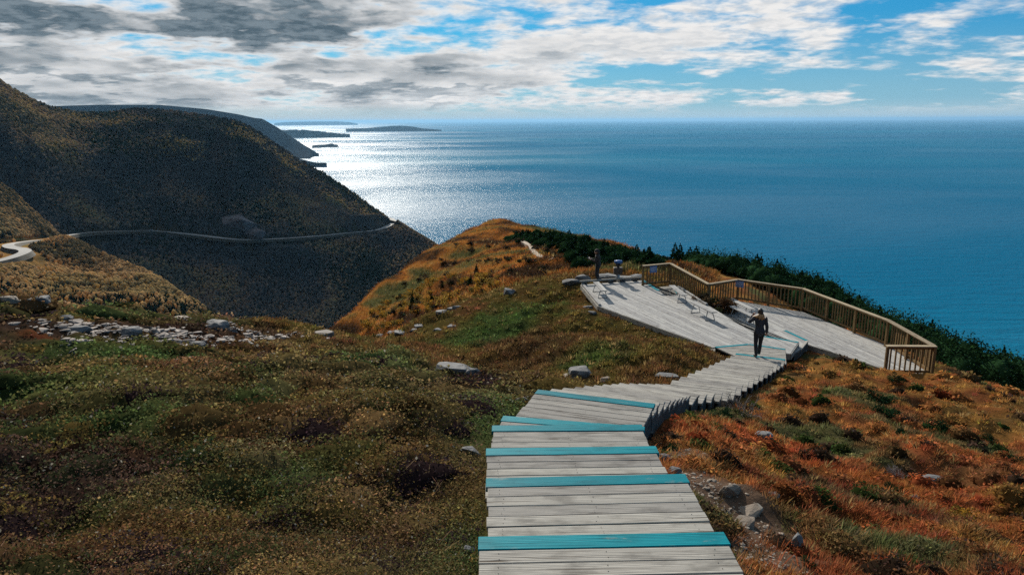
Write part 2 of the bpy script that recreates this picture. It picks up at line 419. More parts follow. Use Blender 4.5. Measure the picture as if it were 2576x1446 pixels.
# saddle and orange ridge
for p in ((1540, 700, 45), (1690, 660, 52), (1720, 652, 66), (1640, 655, 66), (1560, 660, 62), (1470, 690, 50), (1400, 692, 50), (1400, 650, 78), (1500, 645, 75), (1560, 622, 95), (1620, 652, 85),
          (1500, 618, 112), (1440, 602, 128), (1370, 580, 150), (1290, 562, 165), (1225, 560, 165), (1170, 585, 160), (1100, 632, 152), (1000, 702, 140), (900, 772, 126), (835, 828, 114),
          (1300, 600, 122), (1200, 650, 110), (1200, 720, 72), (1300, 680, 66), (1100, 690, 118), (1100, 750, 92), (1000, 790, 98), (920, 830, 92), (1300, 640, 95)): g(*p)
g(1223, 566, 160); g(1260, 565, 158); g(1310, 571, 160); g(1223, 580, 145); g(1287, 576, 147); g(1160, 602, 146); g(1345, 585, 140); gx(-1.5, 56, -16.2); gx(-7, 56, -19.5); gx(-11, 60, -22)
# far side of the ridge, and the valley
for p in ((1560, 622, 115, -9), (1440, 602, 155, -14), (1290, 562, 195, -22), (1225, 560, 195, -24), (1100, 632, 180, -26), (1000, 702, 165, -24), (900, 772, 150, -22), (835, 828, 138, -22),
          (1225, 560, 260, -80), (1000, 702, 230, -70), (1400, 600, 250, -90), (700, 830, 90, -16), (700, 815, 45, -6), (550, 818, 45, -8), (300, 803, 45, -8), (0, 752, 48, -8), (830, 834, 48, -7.5), (930, 852, 52, -6.0),
          (300, 803, 90, -35), (0, 752, 90, -30), (600, 820, 150, -50)): g(*p)
gx(-60, 25, -18); gx(-70, 50, -42); gx(-110, 30, -50); gx(-60, 5, -5); gx(-120, -20, -20)
ctl = np.array(ctl)
def _tps_fit(P, lam):
    n = len(P); d = np.hypot(P[:, None, 0] - P[None, :, 0], P[:, None, 1] - P[None, :, 1])
    K = np.sqrt(d * d + 2.0) ** 1.0                       # smooth "linear" kernel: little overshoot
    A = np.zeros((n + 3, n + 3)); A[:n, :n] = K - lam * np.eye(n)
    A[:n, n] = 1; A[:n, n + 1:] = P[:, :2]; A[n, :n] = 1; A[n + 1:, :n] = P[:, :2].T
    return np.linalg.solve(A, np.r_[P[:, 2], 0, 0, 0])
_TW = _tps_fit(ctl, .02)
def base_z(x, y):
    x = np.asarray(x, float); y = np.asarray(y, float); sh = x.shape; x = x.ravel(); y = y.ravel()
    out = np.empty(len(x)); n = len(ctl)
    for s in range(0, len(x), 20000):
        e = min(len(x), s + 20000)
        d = np.hypot(x[s:e, None] - ctl[None, :, 0], y[s:e, None] - ctl[None, :, 1])
        out[s:e] = np.sqrt(d * d + 2.0) @ _TW[:n] + _TW[n] + _TW[n + 1] * x[s:e] + _TW[n + 2] * y[s:e]
    return out.reshape(sh)
def stair_dist(x, y):
    x = np.asarray(x, float); y = np.asarray(y, float); best = np.full(x.shape, 1e9)
    for i in range(len(SM) - 1):
        a = SM[i]; b = SM[i + 1]; ab = b[:2] - a[:2]; L = ab @ ab
        t = np.clip(((x - a[0]) * ab[0] + (y - a[1]) * ab[1]) / L, 0, 1)
        best = np.minimum(best, np.hypot(x - a[0] - ab[0] * t, y - a[1] - ab[1] * t))
    return best
def stair_x(y): return np.interp(y, SM[:, 1], SM[:, 0])
dk_c = [at_z(*p, DECK_Z) for p in ((1462, 716), (1617, 705), (1764, 758), (1905, 843), (2008, 861), (1988, 889), (1795, 873), (1505, 769))]
lo_c = [at_z(*p, LOW_Z) for p in ((1790, 767), (1858, 750), (2021, 781), (2239, 868), (2347, 942), (2224, 926), (2060, 873), (1930, 845), (1845, 795))]
def in_poly(x, y, P):
    x = np.asarray(x, float); y = np.asarray(y, float); r = np.zeros(x.shape, bool)
    for i in range(len(P)):
        a, b = P[i], P[(i + 1) % len(P)]
        c = ((a.y > y) != (b.y > y)) & (x < (b.x - a.x) * (y - a.y) / (b.y - a.y + 1e-12) + a.x)
        r ^= c
    return r
def poly_dist(x, y, P):
    best = np.full(np.shape(x), 1e9)
    for i in range(len(P)):
        a, b = P[i], P[(i + 1) % len(P)]; abx, aby = b.x - a.x, b.y - a.y; L = abx * abx + aby * aby
        t = np.clip(((x - a.x) * abx + (y - a.y) * aby) / L, 0, 1)
        best = np.minimum(best, np.hypot(x - a.x - abx * t, y - a.y - aby * t))
    return np.where(in_poly(x, y, P), 0, best)
def pillow(x, y):
    """0..1 bumps of low shrubs"""
    a = 1 - np.abs(2 * fbm(x * .55, y * .55, 5, 3) - 1) * 1.6
    b = fbm(x * 1.7, y * 1.7, 9, 3)
    return np.clip(.55 * a + .75 * b - .15, 0, 1)
def ground_z(x, y):
    x = np.asarray(x, float); y = np.asarray(y, float)
    z = base_z(x, y); r = np.hypot(x, y)
    sd = stair_dist(x, y); free = sst(sd, .8, 2.2) * sst(poly_dist(x, y, dk_c), .0, 1.5) * sst(poly_dist(x, y, lo_c), .0, 1.5)
    amp = np.where(r < 45, .30 + .16 * sst(r, 3, 7), .30 + (r - 45) * .012)
    z = z + free * (pillow(x, y) - .5) * np.minimum(amp, .55) * np.where(r < 60, 1, .6)
    z = z + free * (fbm(x * .14, y * .14, 3, 3) - .5) * .5 * sst(r, 10, 30)
    z = z + free * (fbm(x * .34 + 5, y * .34, 13, 2) - .5) * .75 * sst(r, 3.5, 7) * (1 - sst(r, 28, 40)) * (1 - .5 * sst(x - stair_x(y), -.5, 1.5))
    hill = sst(r, 45, 70)
    z = z + hill * (1 - .75 * sst(r, 115, 150)) * ((fbm(x * .09, y * .05, 21, 4) - .5) * 1.8 + (fbm((x + y) * .16, (y - x) * .03, 23, 3) - .5) * 1.5)
    for P, zc_ in ((dk_c, DECK_Z), (lo_c, LOW_Z)):
        d = poly_dist(x, y, P); z = np.where(d < 2.0, np.minimum(z, zc_ - .26 + .5 * d), z)
    return np.maximum(z, SEA - 8)
def hit(px, py, dmin=2.5, dmax=260):
    d = ray(px, py); h = math.hypot(d.x, d.y)
    t = np.geomspace(dmin, dmax, 700) / h
    gz = ground_z(d.x * t, d.y * t); below = np.where(d.z * t < gz)[0]
    i = below[0] if len(below) else len(t) - 1
    if i == 0: return Vector((d.x * t[0], d.y * t[0], gz[0]))
    a, b = t[i - 1], t[i]
    fa = d.z * a - gz[i - 1]; fb = d.z * b - gz[i]; tt = a + (b - a) * fa / (fa - fb + 1e-12)
    return Vector((d.x * tt, d.y * tt, d.z * tt))
def gz1(x, y): return float(ground_z(np.array([x]), np.array([y]))[0])

# ------------------------------------------------------------------ what grows where (own colours of the plants)
def pal(t, cols):
    cols = np.array(cols); k = len(cols) - 1; t = np.clip(t, 0, .9999) * k; i = t.astype(int); f = (t - i)[:, None]
    return cols[i] * (1 - f) + cols[i + 1] * f
GREENS = [(hit(*p), r) for p, r in (((130, 985), 1.6), ((330, 900), 2.4), ((640, 1000), .7), ((250, 880), 2.0), ((130, 1090), .8), ((680, 1250), .9), ((1230, 830), 3.2), ((1260, 810), 2.8), ((1330, 770), 3.0), ((1180, 860), 2.6), ((1500, 890), 1.6), ((1480, 905), 1.2), ((350, 1060), 1.0), ((240, 1310), .45), ((30, 1010), 1.0), ((800, 1190), .5))]
REDS = [(hit(*p), r) for p, r in (((2420, 1200), 1.6), ((2150, 1290), .8), ((2280, 1340), .7), ((1720, 1075), .7), ((1830, 1100), .6), ((1900, 1200), .8), ((2050, 1420), .7), ((2350, 1240), .7), ((1760, 1220), .5), ((2450, 1150), 1.0), ((1980, 1260), .5), ((100, 840), .5), ((2300, 1440), .5), ((2500, 1330), .6))]
def zone_weights(x, y):
    r = np.hypot(x, y)
    side = sst(x - stair_x(y), -.5, .7)
    right = np.where(y < 29, side, sst(x - (y - 29) * .12 - 8.9, -.6, .8))
    hill = sst(r, 43, 50) * (1 - sst(x - y * .16, 3, 9)) 
    knoll = (1 - right) * (1 - hill) * sst(y - (16 + np.clip(-x - 2, 0, 40) * 1.3 + (fbm(x * .2, y * .2, 70, 3) - .5) * 8 - np.clip(x, 0, 8) * .9), -1.5, 3)
    left = np.clip((1 - right) * (1 - hill) - knoll, 0, 1)
    right = right * (1 - hill)
    return left, knoll, right, hill
def plant_color(x, y, jitter=1.0):
    x = np.asarray(x, float); y = np.asarray(y, float)
    l, k, rg, h = zone_weights(x, y)
    n1 = fbm(x * .22, y * .22, 31, 4); n2 = fbm(x * .9, y * .9, 37, 3); n3 = fbm(x * .35 + 9, y * .35, 41, 4); n4 = fbm(x * 2.6, y * 2.6, 43, 2)
    v = np.clip((n1 - .5) * 1.9 + (n2 - .5) * 1.2 + .5, 0, 1)
    cl = 1.45 * pal(v, [(.036, .023, .017), (.066, .040, .026), (.090, .056, .027), (.100, .074, .030), (.076, .060, .027), (.056, .072, .026)])
    rust = sst(n3, .56, .70)[:, None]; cl = cl * (1 - .5 * rust) + np.array([.12, .055, .024]) * .5 * rust
    ck = pal(v, [(.075, .045, .022), (.125, .070, .028), (.12, .082, .026), (.10, .080, .026), (.15, .078, .032)])
    cr = pal(np.clip((n1 - .5) * 1.8 + (n2 - .5) * 1.3 + .5, 0, 1), [(.10, .055, .022), (.19, .095, .026), (.27, .125, .030), (.29, .112, .028), (.24, .075, .024), (.10, .085, .028)])
    rd = (sst(n3, .57, .66) * sst(n4, .35, .65))[:, None]; near = sst(np.hypot(x, y), 22, 12)[:, None]
    cr = cr * (1 - rd * .45 * near) + np.array([.27, .028, .013]) * rd * .45 * near
    st = fbm((x * .8 + y * .6) * .30, (y * .8 - x * .6) * .06, 51, 4)
    ch = pal(np.clip((st - .5) * 3.4 + (n1 - .5) * .9 + .46, 0, 1), [(.05, .026, .012), (.17, .060, .015), (.28, .096, .020), (.30, .116, .022), (.20, .10, .026), (.085, .072, .022)])
    c = cl * l[:, None] + ck * k[:, None] + cr * rg[:, None] + ch * h[:, None]
    wob = .55 + .9 * fbm(x * 1.3, y * 1.3, 61, 3)
    for P, r in GREENS:
        q = sst(np.hypot(x - P.x, y - P.y) / (r * wob), 1.1, .35)[:, None] * .62; c = c * (1 - q) + np.array([.052, .088, .026]) * q
    for P, r in REDS:
        q = sst(np.hypot(x - P.x, y - P.y) / (r * wob), 1.1, .4)[:, None] * .42; c = c * (1 - q) + np.array([.26, .05, .018]) * q
    c = c * (1 - .08 * np.clip(rg + h, 0, 1)[:, None] * np.array([1.0, -.5, -4.0]))
    return c * (1.3 + .22 * rg + .05 * k - .05 * h)[:, None]

# headland mesh: rings widening with distance
nr, na = 520, 560
rr = np.geomspace(1.0, 430, nr); aa = np.concatenate([np.linspace(-125, -42, 70), np.linspace(-41.5, 41.5, na - 140), np.linspace(42, 125, 70)]) * math.pi / 180
RR, AA = np.meshgrid(rr, aa, indexing='ij'); GXX = RR * np.sin(AA); GYY = RR * np.cos(AA)
GZZ = ground_z(GXX, GYY)
far = sst(RR, 260, 430); GZZ = GZZ * (1 - far) + np.minimum(GZZ, SEA - 6) * far
idx = np.arange(nr * na).reshape(nr, na)
quads = np.stack([idx[:-1, :-1], idx[:-1, 1:], idx[1:, 1:], idx[1:, :-1]], -1).reshape(-1)
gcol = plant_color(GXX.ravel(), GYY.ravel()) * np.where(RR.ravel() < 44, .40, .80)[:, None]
P0 = [hit(*p) for p in ((1850, 1280), (1900, 1330), (1790, 1215), (1700, 1140), (1930, 1400))]      # bare stony soil beside the steps
for P in P0:
    q = sst(np.hypot(GXX.ravel() - P.x, GYY.ravel() - P.y), .75, .2)[:, None]; gcol = gcol * (1 - q) + np.array([.10, .065, .045]) * q
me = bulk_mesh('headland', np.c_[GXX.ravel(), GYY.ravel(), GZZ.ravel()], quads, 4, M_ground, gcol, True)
tag(link('headland', me), 'brown and orange heath covered headland ridge', 'headland', kind='structure')
del GZZ

# ------------------------------------------------------------------ sea
def sea_material():
    m, t = mat('sea_water')
    pos = t.n('ShaderNodeNewGeometry').outputs['Position']
    p2 = t.mapv(pos, (.001, .001, .001))
    w1 = t.noise(t.mapv(pos, (.010, .035, .02), rot=(0, 0, R_(20))), 1.0, 8, .68, .3)
    w2 = t.noise(t.mapv(pos, (.10, .22, .2), rot=(0, 0, R_(-14))), 1.0, 4, .6)
    hgt = t.m('ADD', t.m('MULTIPLY', w1, 9.0), t.m('MULTIPLY', w2, 1.3))
    bp = t.n('ShaderNodeBump', {'Strength': .75, 'Distance': 1.0, 'Height': hgt}).outputs[0]
    wind = t.noise(t.mapv(p2, (.42, .75, 1), rot=(0, 0, R_(10))), 1.0, 8, .62, .6)
    rough = t.ss(wind, .34, .66, .20, .40)
    deep = t.noise(t.mapv(p2, (.12, .3, 1)), 1.0, 3, .5)
    c = t.mix(t.ss(deep, .35, .65), (.001, .122, .235), (.002, .156, .268))
    fr = t.n('ShaderNodeFresnel', {'IOR': 1.33}).outputs[0]
    fac = t.m('MULTIPLY', t.m('MINIMUM', t.m('ADD', .03, t.m('MULTIPLY', fr, .20)), .13), t.ss(wind, .36, .66, .20, .48))
    df = t.n('ShaderNodeBsdfDiffuse', {'Color': c, 'Normal': bp})
    gl = t.n('ShaderNodeBsdfGlossy', {'Color': (1, 1, 1, 1), 'Roughness': rough, 'Normal': bp})
    sh = t.n('ShaderNodeMixShader', {0: fac, 1: df, 2: gl})
    finish(t, sh); return m
M_sea = sea_material()
srr = np.concatenate([[0], np.geomspace(200, 190000, 60)]); saa = np.linspace(0, 2 * math.pi, 97)[:-1]
sv = [(0, 0, SEA)]; sf = []
for i, r in enumerate(srr[1:]):
    for a in saa: sv.append((r * math.cos(a), r * math.sin(a), SEA))
na_ = len(saa)
for k in range(na_): sf.append((0, 1 + k, 1 + (k + 1) % na_))
for i in range(len(srr) - 2):
    for k in range(na_):
        a = 1 + i * na_ + k; b = 1 + i * na_ + (k + 1) % na_; sf.append((a, a + na_, b + na_, b))
me = bpy.data.meshes.new('sea'); me.from_pydata(sv, [], sf); me.update()
tag(link('sea', me, M_sea), 'wide blue sea reaching the horizon', 'sea', kind='structure')

# ------------------------------------------------------------------ distant hills: lofted through lines at their real distances
def line3(pts, pxs, zfix=None):
    pts = np.array(pts, float); ys = np.interp(pxs, pts[:, 0], pts[:, 1]); ds = np.interp(pxs, pts[:, 0], pts[:, 2])
    return np.array([at_d(px, y, d) for px, y, d in zip(pxs, ys, ds)])
def loft(rows, nsub):
    out = [rows[0]]
    for a, b, n in zip(rows[:-1], rows[1:], nsub):
        for k in range(1, n + 1): out.append(a + (b - a) * (k / n))
    return np.array(out)
def hill_mesh(name, G, colfn, label, m=None):
    nrw, ncl = G.shape[:2]; ii = np.arange(nrw * ncl).reshape(nrw, ncl)
    q = np.stack([ii[:-1, :-1], ii[1:, :-1], ii[1:, 1:], ii[:-1, 1:]], -1).reshape(-1)
    V = G.reshape(-1, 3); c = colfn(V[:, 0], V[:, 1], V[:, 2])
    me = bulk_mesh(name, V, q, 4, m or M_hill, c, True)
    return tag(link(name, me), label, 'hill', kind='structure')
pxs = np.linspace(-420, 1135, 330)
crest = line3([(-420, 60, 1220), (-200, 125, 1260), (0, 205, 1310), (60, 242, 1340), (125, 270, 1370), (200, 286, 1400), (270, 284, 1430), (340, 275, 1450), (420, 279, 1450), (520, 293, 1430), (600, 306, 1410), (650, 333, 1400), (700, 368, 1385), (760, 408, 1370), (810, 433, 1360), (870, 473, 1350), (920, 508, 1335), (960, 538, 1325), (980, 553, 1310), (1000, 558, 1290), (1040, 583, 1260), (1095, 616, 1225), (1135, 645, 1200)], pxs)
road_pts = [(-420, 660, 980), (100, 607, 1010), (280, 585, 1110), (380, 582, 1150), (480, 591, 1140), (600, 604, 1120), (700, 602, 1140), (800, 595, 1170), (870, 588, 1200), (940, 581, 1240), (980, 569, 1285), (1000, 562, 1282), (1040, 586, 1250), (1095, 619, 1215), (1135, 648, 1190)]
bench = line3(road_pts, pxs)
bw = (50 + 110 * fbm(pxs * .012, pxs * 0 + 3, 77, 3)) * sst(pxs, 1000, 880)
brow = crest * (1 - bw / np.hypot(crest[:, 0], crest[:, 1]))[:, None]; brow[:, 2] = crest[:, 2] - .20 * bw - 2
mid = brow * .5 + bench * .5; mid[:, 2] += 10 * sst(pxs, 1000, 700)
low = line3([(-420, 900, 800), (300, 880, 900), (700, 870, 960), (850, 850, 980), (930, 830, 950), (1000, 800, 960), (1095, 740, 1000), (1135, 720, 1020)], pxs)
lowm = bench * .5 + low * .5; lowm[:, 2] -= 10
backr = crest * 1.22; backr[:, 2] = crest[:, 2] - 110
G = loft([backr, crest, brow, mid, bench, lowm, low], [10, 14, 26, 28, 26, 26])
nG = G.shape[0]; rowt = np.linspace(0, 1, nG)[:, None]
uu = np.repeat(pxs[None, :], nG, 0) * .01; vv = np.repeat(np.cumsum(np.r_[0, np.ones(nG - 1)])[:, None], len(pxs), 1) * .02
rel = (fbm(uu * .9 + vv * .9, vv * 1.1, 81, 4) - .5)
rowi = np.arange(nG); wt = np.interp(rowi, [0, 10, 16, 40, 70, 78, 86, 104, 130], [0, .0, .12, .9, .6, 0, .6, 1, .5])[:, None]
G[:, :, 2] += rel * 40 * wt
def hill_col(x, y, z):
    n = fbm(x * .008, y * .008, 91, 4); n2 = fbm(x * .03, y * .03, 93, 3)
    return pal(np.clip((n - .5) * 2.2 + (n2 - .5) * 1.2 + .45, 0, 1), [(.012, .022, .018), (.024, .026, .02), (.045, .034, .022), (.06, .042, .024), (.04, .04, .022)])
LIT_PATCHES = [(200, 19, 0, 60, 6), (290, 22, 0, 60, 5), (620, 20, 0, 80, 7), (720, 22, 0, 60, 8), (60, 22, 0, 70, 7), (850, 26, 0, 60, 8), (450, 40, 12, 90, 6), (730, 92, 16, 60, 5), (930, 86, 12, 60, 5), (150, 44, 10, 70, 5)]  # sunlit patches set by tan tree colour, some with raised ground
for pc_, rc_, am_, sp_, sr_ in LIT_PATCHES: G[:, :, 2] += am_ * np.exp(-((pxs[None, :] - pc_) / sp_) ** 2 - ((rowi[:, None] - rc_) / sr_) ** 2)
G_mtn = G
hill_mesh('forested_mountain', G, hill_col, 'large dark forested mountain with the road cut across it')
# sunlit spur in the valley and the shoulder above the road bend
px2 = np.linspace(-420, 660, 200)
sc = line3([(-420, 640, 900), (-60, 622, 900), (0, 613, 890), (60, 606, 935), (110, 600, 985), (150, 598, 1000), (185, 604, 940), (260, 642, 800), (380, 692, 690), (480, 757, 605), (560, 814, 555), (660, 870, 520)], px2)
smid = line3([(-420, 680, 700), (-60, 670, 695), (0, 663, 702), (60, 648, 735), (110, 625, 830), (180, 630, 830), (260, 658, 760), (380, 705, 665), (480, 770, 590), (560, 825, 545), (660, 880, 510)], px2)
sfront = line3([(-420, 760, 590), (0, 740, 600), (180, 730, 650), (380, 770, 585), (560, 840, 520), (660, 890, 500)], px2)
sfoot = line3([(-420, 880, 470), (0, 880, 470), (300, 880, 470), (660, 930, 450)], px2)
sback = sc * 1.06; sback[:, 2] = sc[:, 2] - 12 - 45 * sst(px2, 120, 300)
G2 = loft([sback, sc, smid, sfront, sfoot], [6, 14, 18, 20])
w2_ = np.interp(np.arange(G2.shape[0]), [0, 6, 14, 58], [0, .1, 1, 1])[:, None] * sst(px2, 60, 220)[None, :]
G2[:, :, 2] += (fbm(G2[:, :, 0] * .016, G2[:, :, 1] * .016, 83, 4) - .5) * 26 * w2_
def spur_col(x, y, z):
    n = fbm(x * .012, y * .012, 95, 4); n2 = fbm(x * .05, y * .05, 97, 3)
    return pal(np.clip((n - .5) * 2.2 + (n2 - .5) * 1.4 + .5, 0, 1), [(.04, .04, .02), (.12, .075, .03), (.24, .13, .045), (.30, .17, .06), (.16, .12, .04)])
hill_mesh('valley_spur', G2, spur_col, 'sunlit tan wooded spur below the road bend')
px3 = np.linspace(-420, 165, 110)
hc = line3([(-420, 380, 1000), (-150, 440, 1000), (0, 466, 1010), (40, 494, 1015), (80, 533, 1020), (120, 568, 1035), (150, 594, 1050), (165, 600, 1060)], px3)
hf = line3([(-420, 640, 900), (-60, 621, 905), (20, 610, 912), (60, 604, 945), (110, 598, 1000), (150, 597, 1025), (165, 601, 1045)], px3)
hb = hc * 1.08; hb[:, 2] = hc[:, 2] - 40
G3 = loft([hb, hc, hf], [6, 34])
G3[:, :, 2] += (fbm(G3[:, :, 0] * .02, G3[:, :, 1] * .02, 85, 4) - .5) * 14 * np.interp(np.arange(41), [0, 6, 12, 30, 40], [0, .2, 1, 1, .3])[:, None]
hill_mesh('hill_shoulder', G3, spur_col, 'tan wooded shoulder of hill above the road bend')
# road ribbon
def ribbon(name, pts, wid, m, label, cat, lift=.55, sub=10):
    P = np.array([at_d(*p) for p in pts]); out = []
    for i in range(len(P) - 1):
        p0, p1, p2_, p3 = P[max(i - 1, 0)], P[i], P[i + 1], P[min(i + 2, len(P) - 1)]
        for k in range(sub):
            t = k / sub
            out.append(.5 * (2 * p1 + (p2_ - p0) * t + (2 * p0 - 5 * p1 + 4 * p2_ - p3) * t * t + (3 * p1 - p0 - 3 * p2_ + p3) * t ** 3))
    out.append(P[-1]); out = np.array(out); T = np.gradient(out, axis=0); N = np.c_[T[:, 1], -T[:, 0]]; N /= np.linalg.norm(N, axis=1)[:, None]
    wd = np.broadcast_to(wid, len(out))[:, None] / 2
    L = out.copy(); Rr = out.copy(); L[:, :2] -= N * wd; Rr[:, :2] += N * wd; L[:, 2] += lift; Rr[:, 2] += lift
    lo = [L.copy(), Rr.copy()]; lo[0][:, 2] -= 4; lo[1][:, 2] -= 4; lo[0][:, :2] -= N * 2.5; lo[1][:, :2] += N * 2.5
    V = np.concatenate([L, Rr, lo[0], lo[1]]); n = len(out); F = []
    for i in range(n - 1):
        F += [(i, n + i, n + i + 1, i + 1), (2 * n + i, i, i + 1, 2 * n + i + 1), (n + i, 3 * n + i, 3 * n + i + 1, n + i + 1)]
    me = bpy.data.meshes.new(name); me.from_pydata(V.tolist(), [], F); me.update()
    ob = link(name, me, m); me.materials.append(M_bank)
    for i, p in enumerate(me.polygons): p.material_index = 0 if i % 3 == 0 else 1
    return tag(ob, label, cat, kind='structure'), out
M_bank = simple('road_bank', (.04, .032, .018), .9, 0, .4, .2)
M_road = simple('road_surface', (.26, .25, .235), .8, 0, .12, .05)
road_o, road_c = ribbon('road', [(-60, 668, 690), (0, 656, 712), (36, 646, 728), (62, 635, 750), (58, 628, 775), (28, 623, 805), (21, 617, 835), (40, 612, 875), (80, 606.5, 930), (115, 602, 985), (160, 594, 1030), (220, 586, 1075), (280, 583, 1105), (380, 581, 1146), (480, 590, 1136), (600, 603, 1116), (700, 601, 1136), (800, 594, 1166), (870, 587, 1196), (940, 580, 1236), (972, 571, 1270), (990, 560, 1300), (986, 552, 1330), (975, 548, 1345)], 9.5, M_road, 'pale road winding across the mountain side', 'road')
# blue far mountain with the shore below, far points and islands
M_farhill = ground_mat('far_hill', .5, .006)
def far_col(c0, c1, s=.002):
    def f(x, y, z): return pal(np.clip((fbm(x * s, y * s, 99, 5) - .5) * 2.4 + .5, 0, 1), [c0, c1])
    return f
def far_hill(name, top, base, label, c0=(.022, .034, .046), c1=(.045, .046, .050), back=1.12, rough=0.0, n=160):  # bluish defaults put part of the distance haze into the hill colour
    pts = np.array(top, float); pxx = np.linspace(pts[0, 0], pts[-1, 0], n)
    t_ = line3(top, pxx); b_ = np.array(base, float)
    bb = np.array([at_z(px, np.interp(px, b_[:, 0], b_[:, 1]), SEA - 2) for px in pxx])
    if name == 'far_mountain':
        bb = t_ * .93; bb[:, 2] = SEA - 2
        bb[-4:] = np.array([at_z(px, np.interp(px, b_[:, 0], b_[:, 1]), SEA - 2) for px in pxx[-4:]])
    if rough: t_[:, 2] += (fbm(pxx * .15, pxx * 0, 71, 4) - .5) * rough
    t_[:, 2] = np.maximum(t_[:, 2], SEA - 1.5)
    bk = t_ * back; bk[:, 2] = SEA - 3
    mm = t_ * .5 + bb * .5; mm[:, 2] -= (t_[:, 2] - SEA) * .04
    Gf = loft([bk, t_, mm, bb], [6, 16, 14])
    ht = (t_[:, 2] - SEA)[None, :]
    Gf[:, :, 2] += (fbm(Gf[:, :, 0] * .0022, Gf[:, :, 1] * .0007, 73, 4) - .5) * ht * .35 * np.interp(np.arange(37), [0, 6, 14, 22, 34, 36], [0, 0, 1, 1, .3, 0])[:, None]
    return hill_mesh(name, Gf, far_col(c0, c1), label, M_farhill)
far_hill('far_mountain', [(-150, 268, 6300), (100, 272, 6300), (145, 267, 6300), (250, 264, 6400), (400, 264, 6500), (520, 275, 6600), (600, 288, 6700), (640, 297, 6750), (660, 299, 6750), (700, 322, 6800), (760, 362, 6800), (790, 380, 6800), (802, 389, 6750)], [(-150, 402), (600, 402), (700, 401), (780, 399), (802, 391)], 'long blue mountain falling to the sea in the distance')
far_hill('shore_point', [(742, 398, 6000), (765, 402, 5400), (785, 408, 5200), (802, 410, 5150), (822, 412.4, 5120)], [(742, 420), (790, 418), (822, 412.5)], 'low dark rocky point at the foot of the mountain', n=40)
far_hill('coastal_point', [(785, 370, 9200), (800, 367, 9200), (822, 363, 9200), (835, 361, 9200), (848, 366, 9200), (853, 371.4, 9200)], [(785, 374), (820, 371.5), (853, 371.5)], 'small flat topped point jutting into the bright water', n=40)
far_hill('low_cape', [(690, 326, 14500), (716, 328, 14500), (760, 327, 14500), (800, 330, 14500), (835, 334.5, 14500), (880, 338.4, 14500)], [(690, 344), (760, 341), (880, 338.5)], 'low wooded cape beyond the blue mountain', rough=20, n=60)
far_hill('island', [(870, 324, 22000), (920, 323, 22000), (960, 319.5, 22000), (990, 317, 22000), (1010, 316.5, 22000), (1040, 319, 22000), (1060, 323, 22000), (1110, 327, 22000)], [(870, 325.5), (920, 328), (1000, 329.5), (1060, 328), (1110, 327.5)], 'dark humped island on the bright water', n=60)
far_hill('far_coast', [(690, 310, 60000), (720, 307.5, 60000), (780, 306, 60000), (850, 306, 60000), (880, 308, 60000), (900, 311, 60000)], [(690, 312), (900, 311.2)], 'faint low coast on the horizon', n=40)

# ------------------------------------------------------------------ the stairway
def tread_frame(i):
    a, b, z = keys[i]; pa, pb, pz = keys[i - 1] if i else (a - Vector((0, .66, 0)), b - Vector((0, .66, 0)), z + .17)
    t = Vector((b.x - a.x, b.y - a.y, 0)); L = t.length; t.normalize(); n = Vector((t.y, -t.x, 0))     # n points back, towards the viewer
    if n.y > 0: n = -n
    dep = max((pa - a).dot(n), (pb - a).dot(n)) + .05
    return a, b, z, t, n, L, dep
N_TEAL = 6
first = len(back)
stairs = tag(empty('boardwalk_stairs', (SM[0][0], SM[0][1], SM[0][2])), 'grey wooden boardwalk stairway with teal edged steps winding downhill', 'stairway')
SO = Vector(stairs.location)
class MBs(MB):
    def quad_slab(s, a, b, c, d, th, rnd=None):
        """top quad a,b,c,d (3D), extruded down by th; grain along a->b"""
        rnd = random.random() if rnd is None else rnd
        uo = (random.uniform(0, 40), random.uniform(0, 40)); bi = len(s.v)
        top = [Vector(p) for p in (a, b, c, d)]
        for p in top: s.v.append(tuple(p))
        for p in top: s.v.append((p.x, p.y, p.z - th))
        u = (top[1] - top[0]).normalized()
        def U(p): q = p - top[0]; k = q.dot(u); r = (q - u * k); return (k + uo[0], math.copysign(math.hypot(r.x, r.y), 1) + uo[1])
        s._face([bi, bi + 1, bi + 2, bi + 3], [U(p) for p in top], rnd)
        s._face([bi + 7, bi + 6, bi + 5, bi + 4], [U(p) for p in top[::-1]], rnd)
        for i in range(4):
            j = (i + 1) % 4; w_ = (top[j] - top[i]).length
            s._face([bi + j, bi + i, bi + 4 + i, bi + 4 + j], [(uo[0], uo[1]), (uo[0] + w_, uo[1]), (uo[0] + w_, uo[1] + th), (uo[0], uo[1] + th)], rnd)
def nails(mb_, p, r=.0045):
    k = len(mb_.v)
    for q in range(6): mb_.v.append((p.x + r * math.cos(q * 1.047), p.y + r * math.sin(q * 1.047), p.z + .0008))
    mb_._face([k + q for q in range(6)], [(0, 0)] * 6, -1.0)
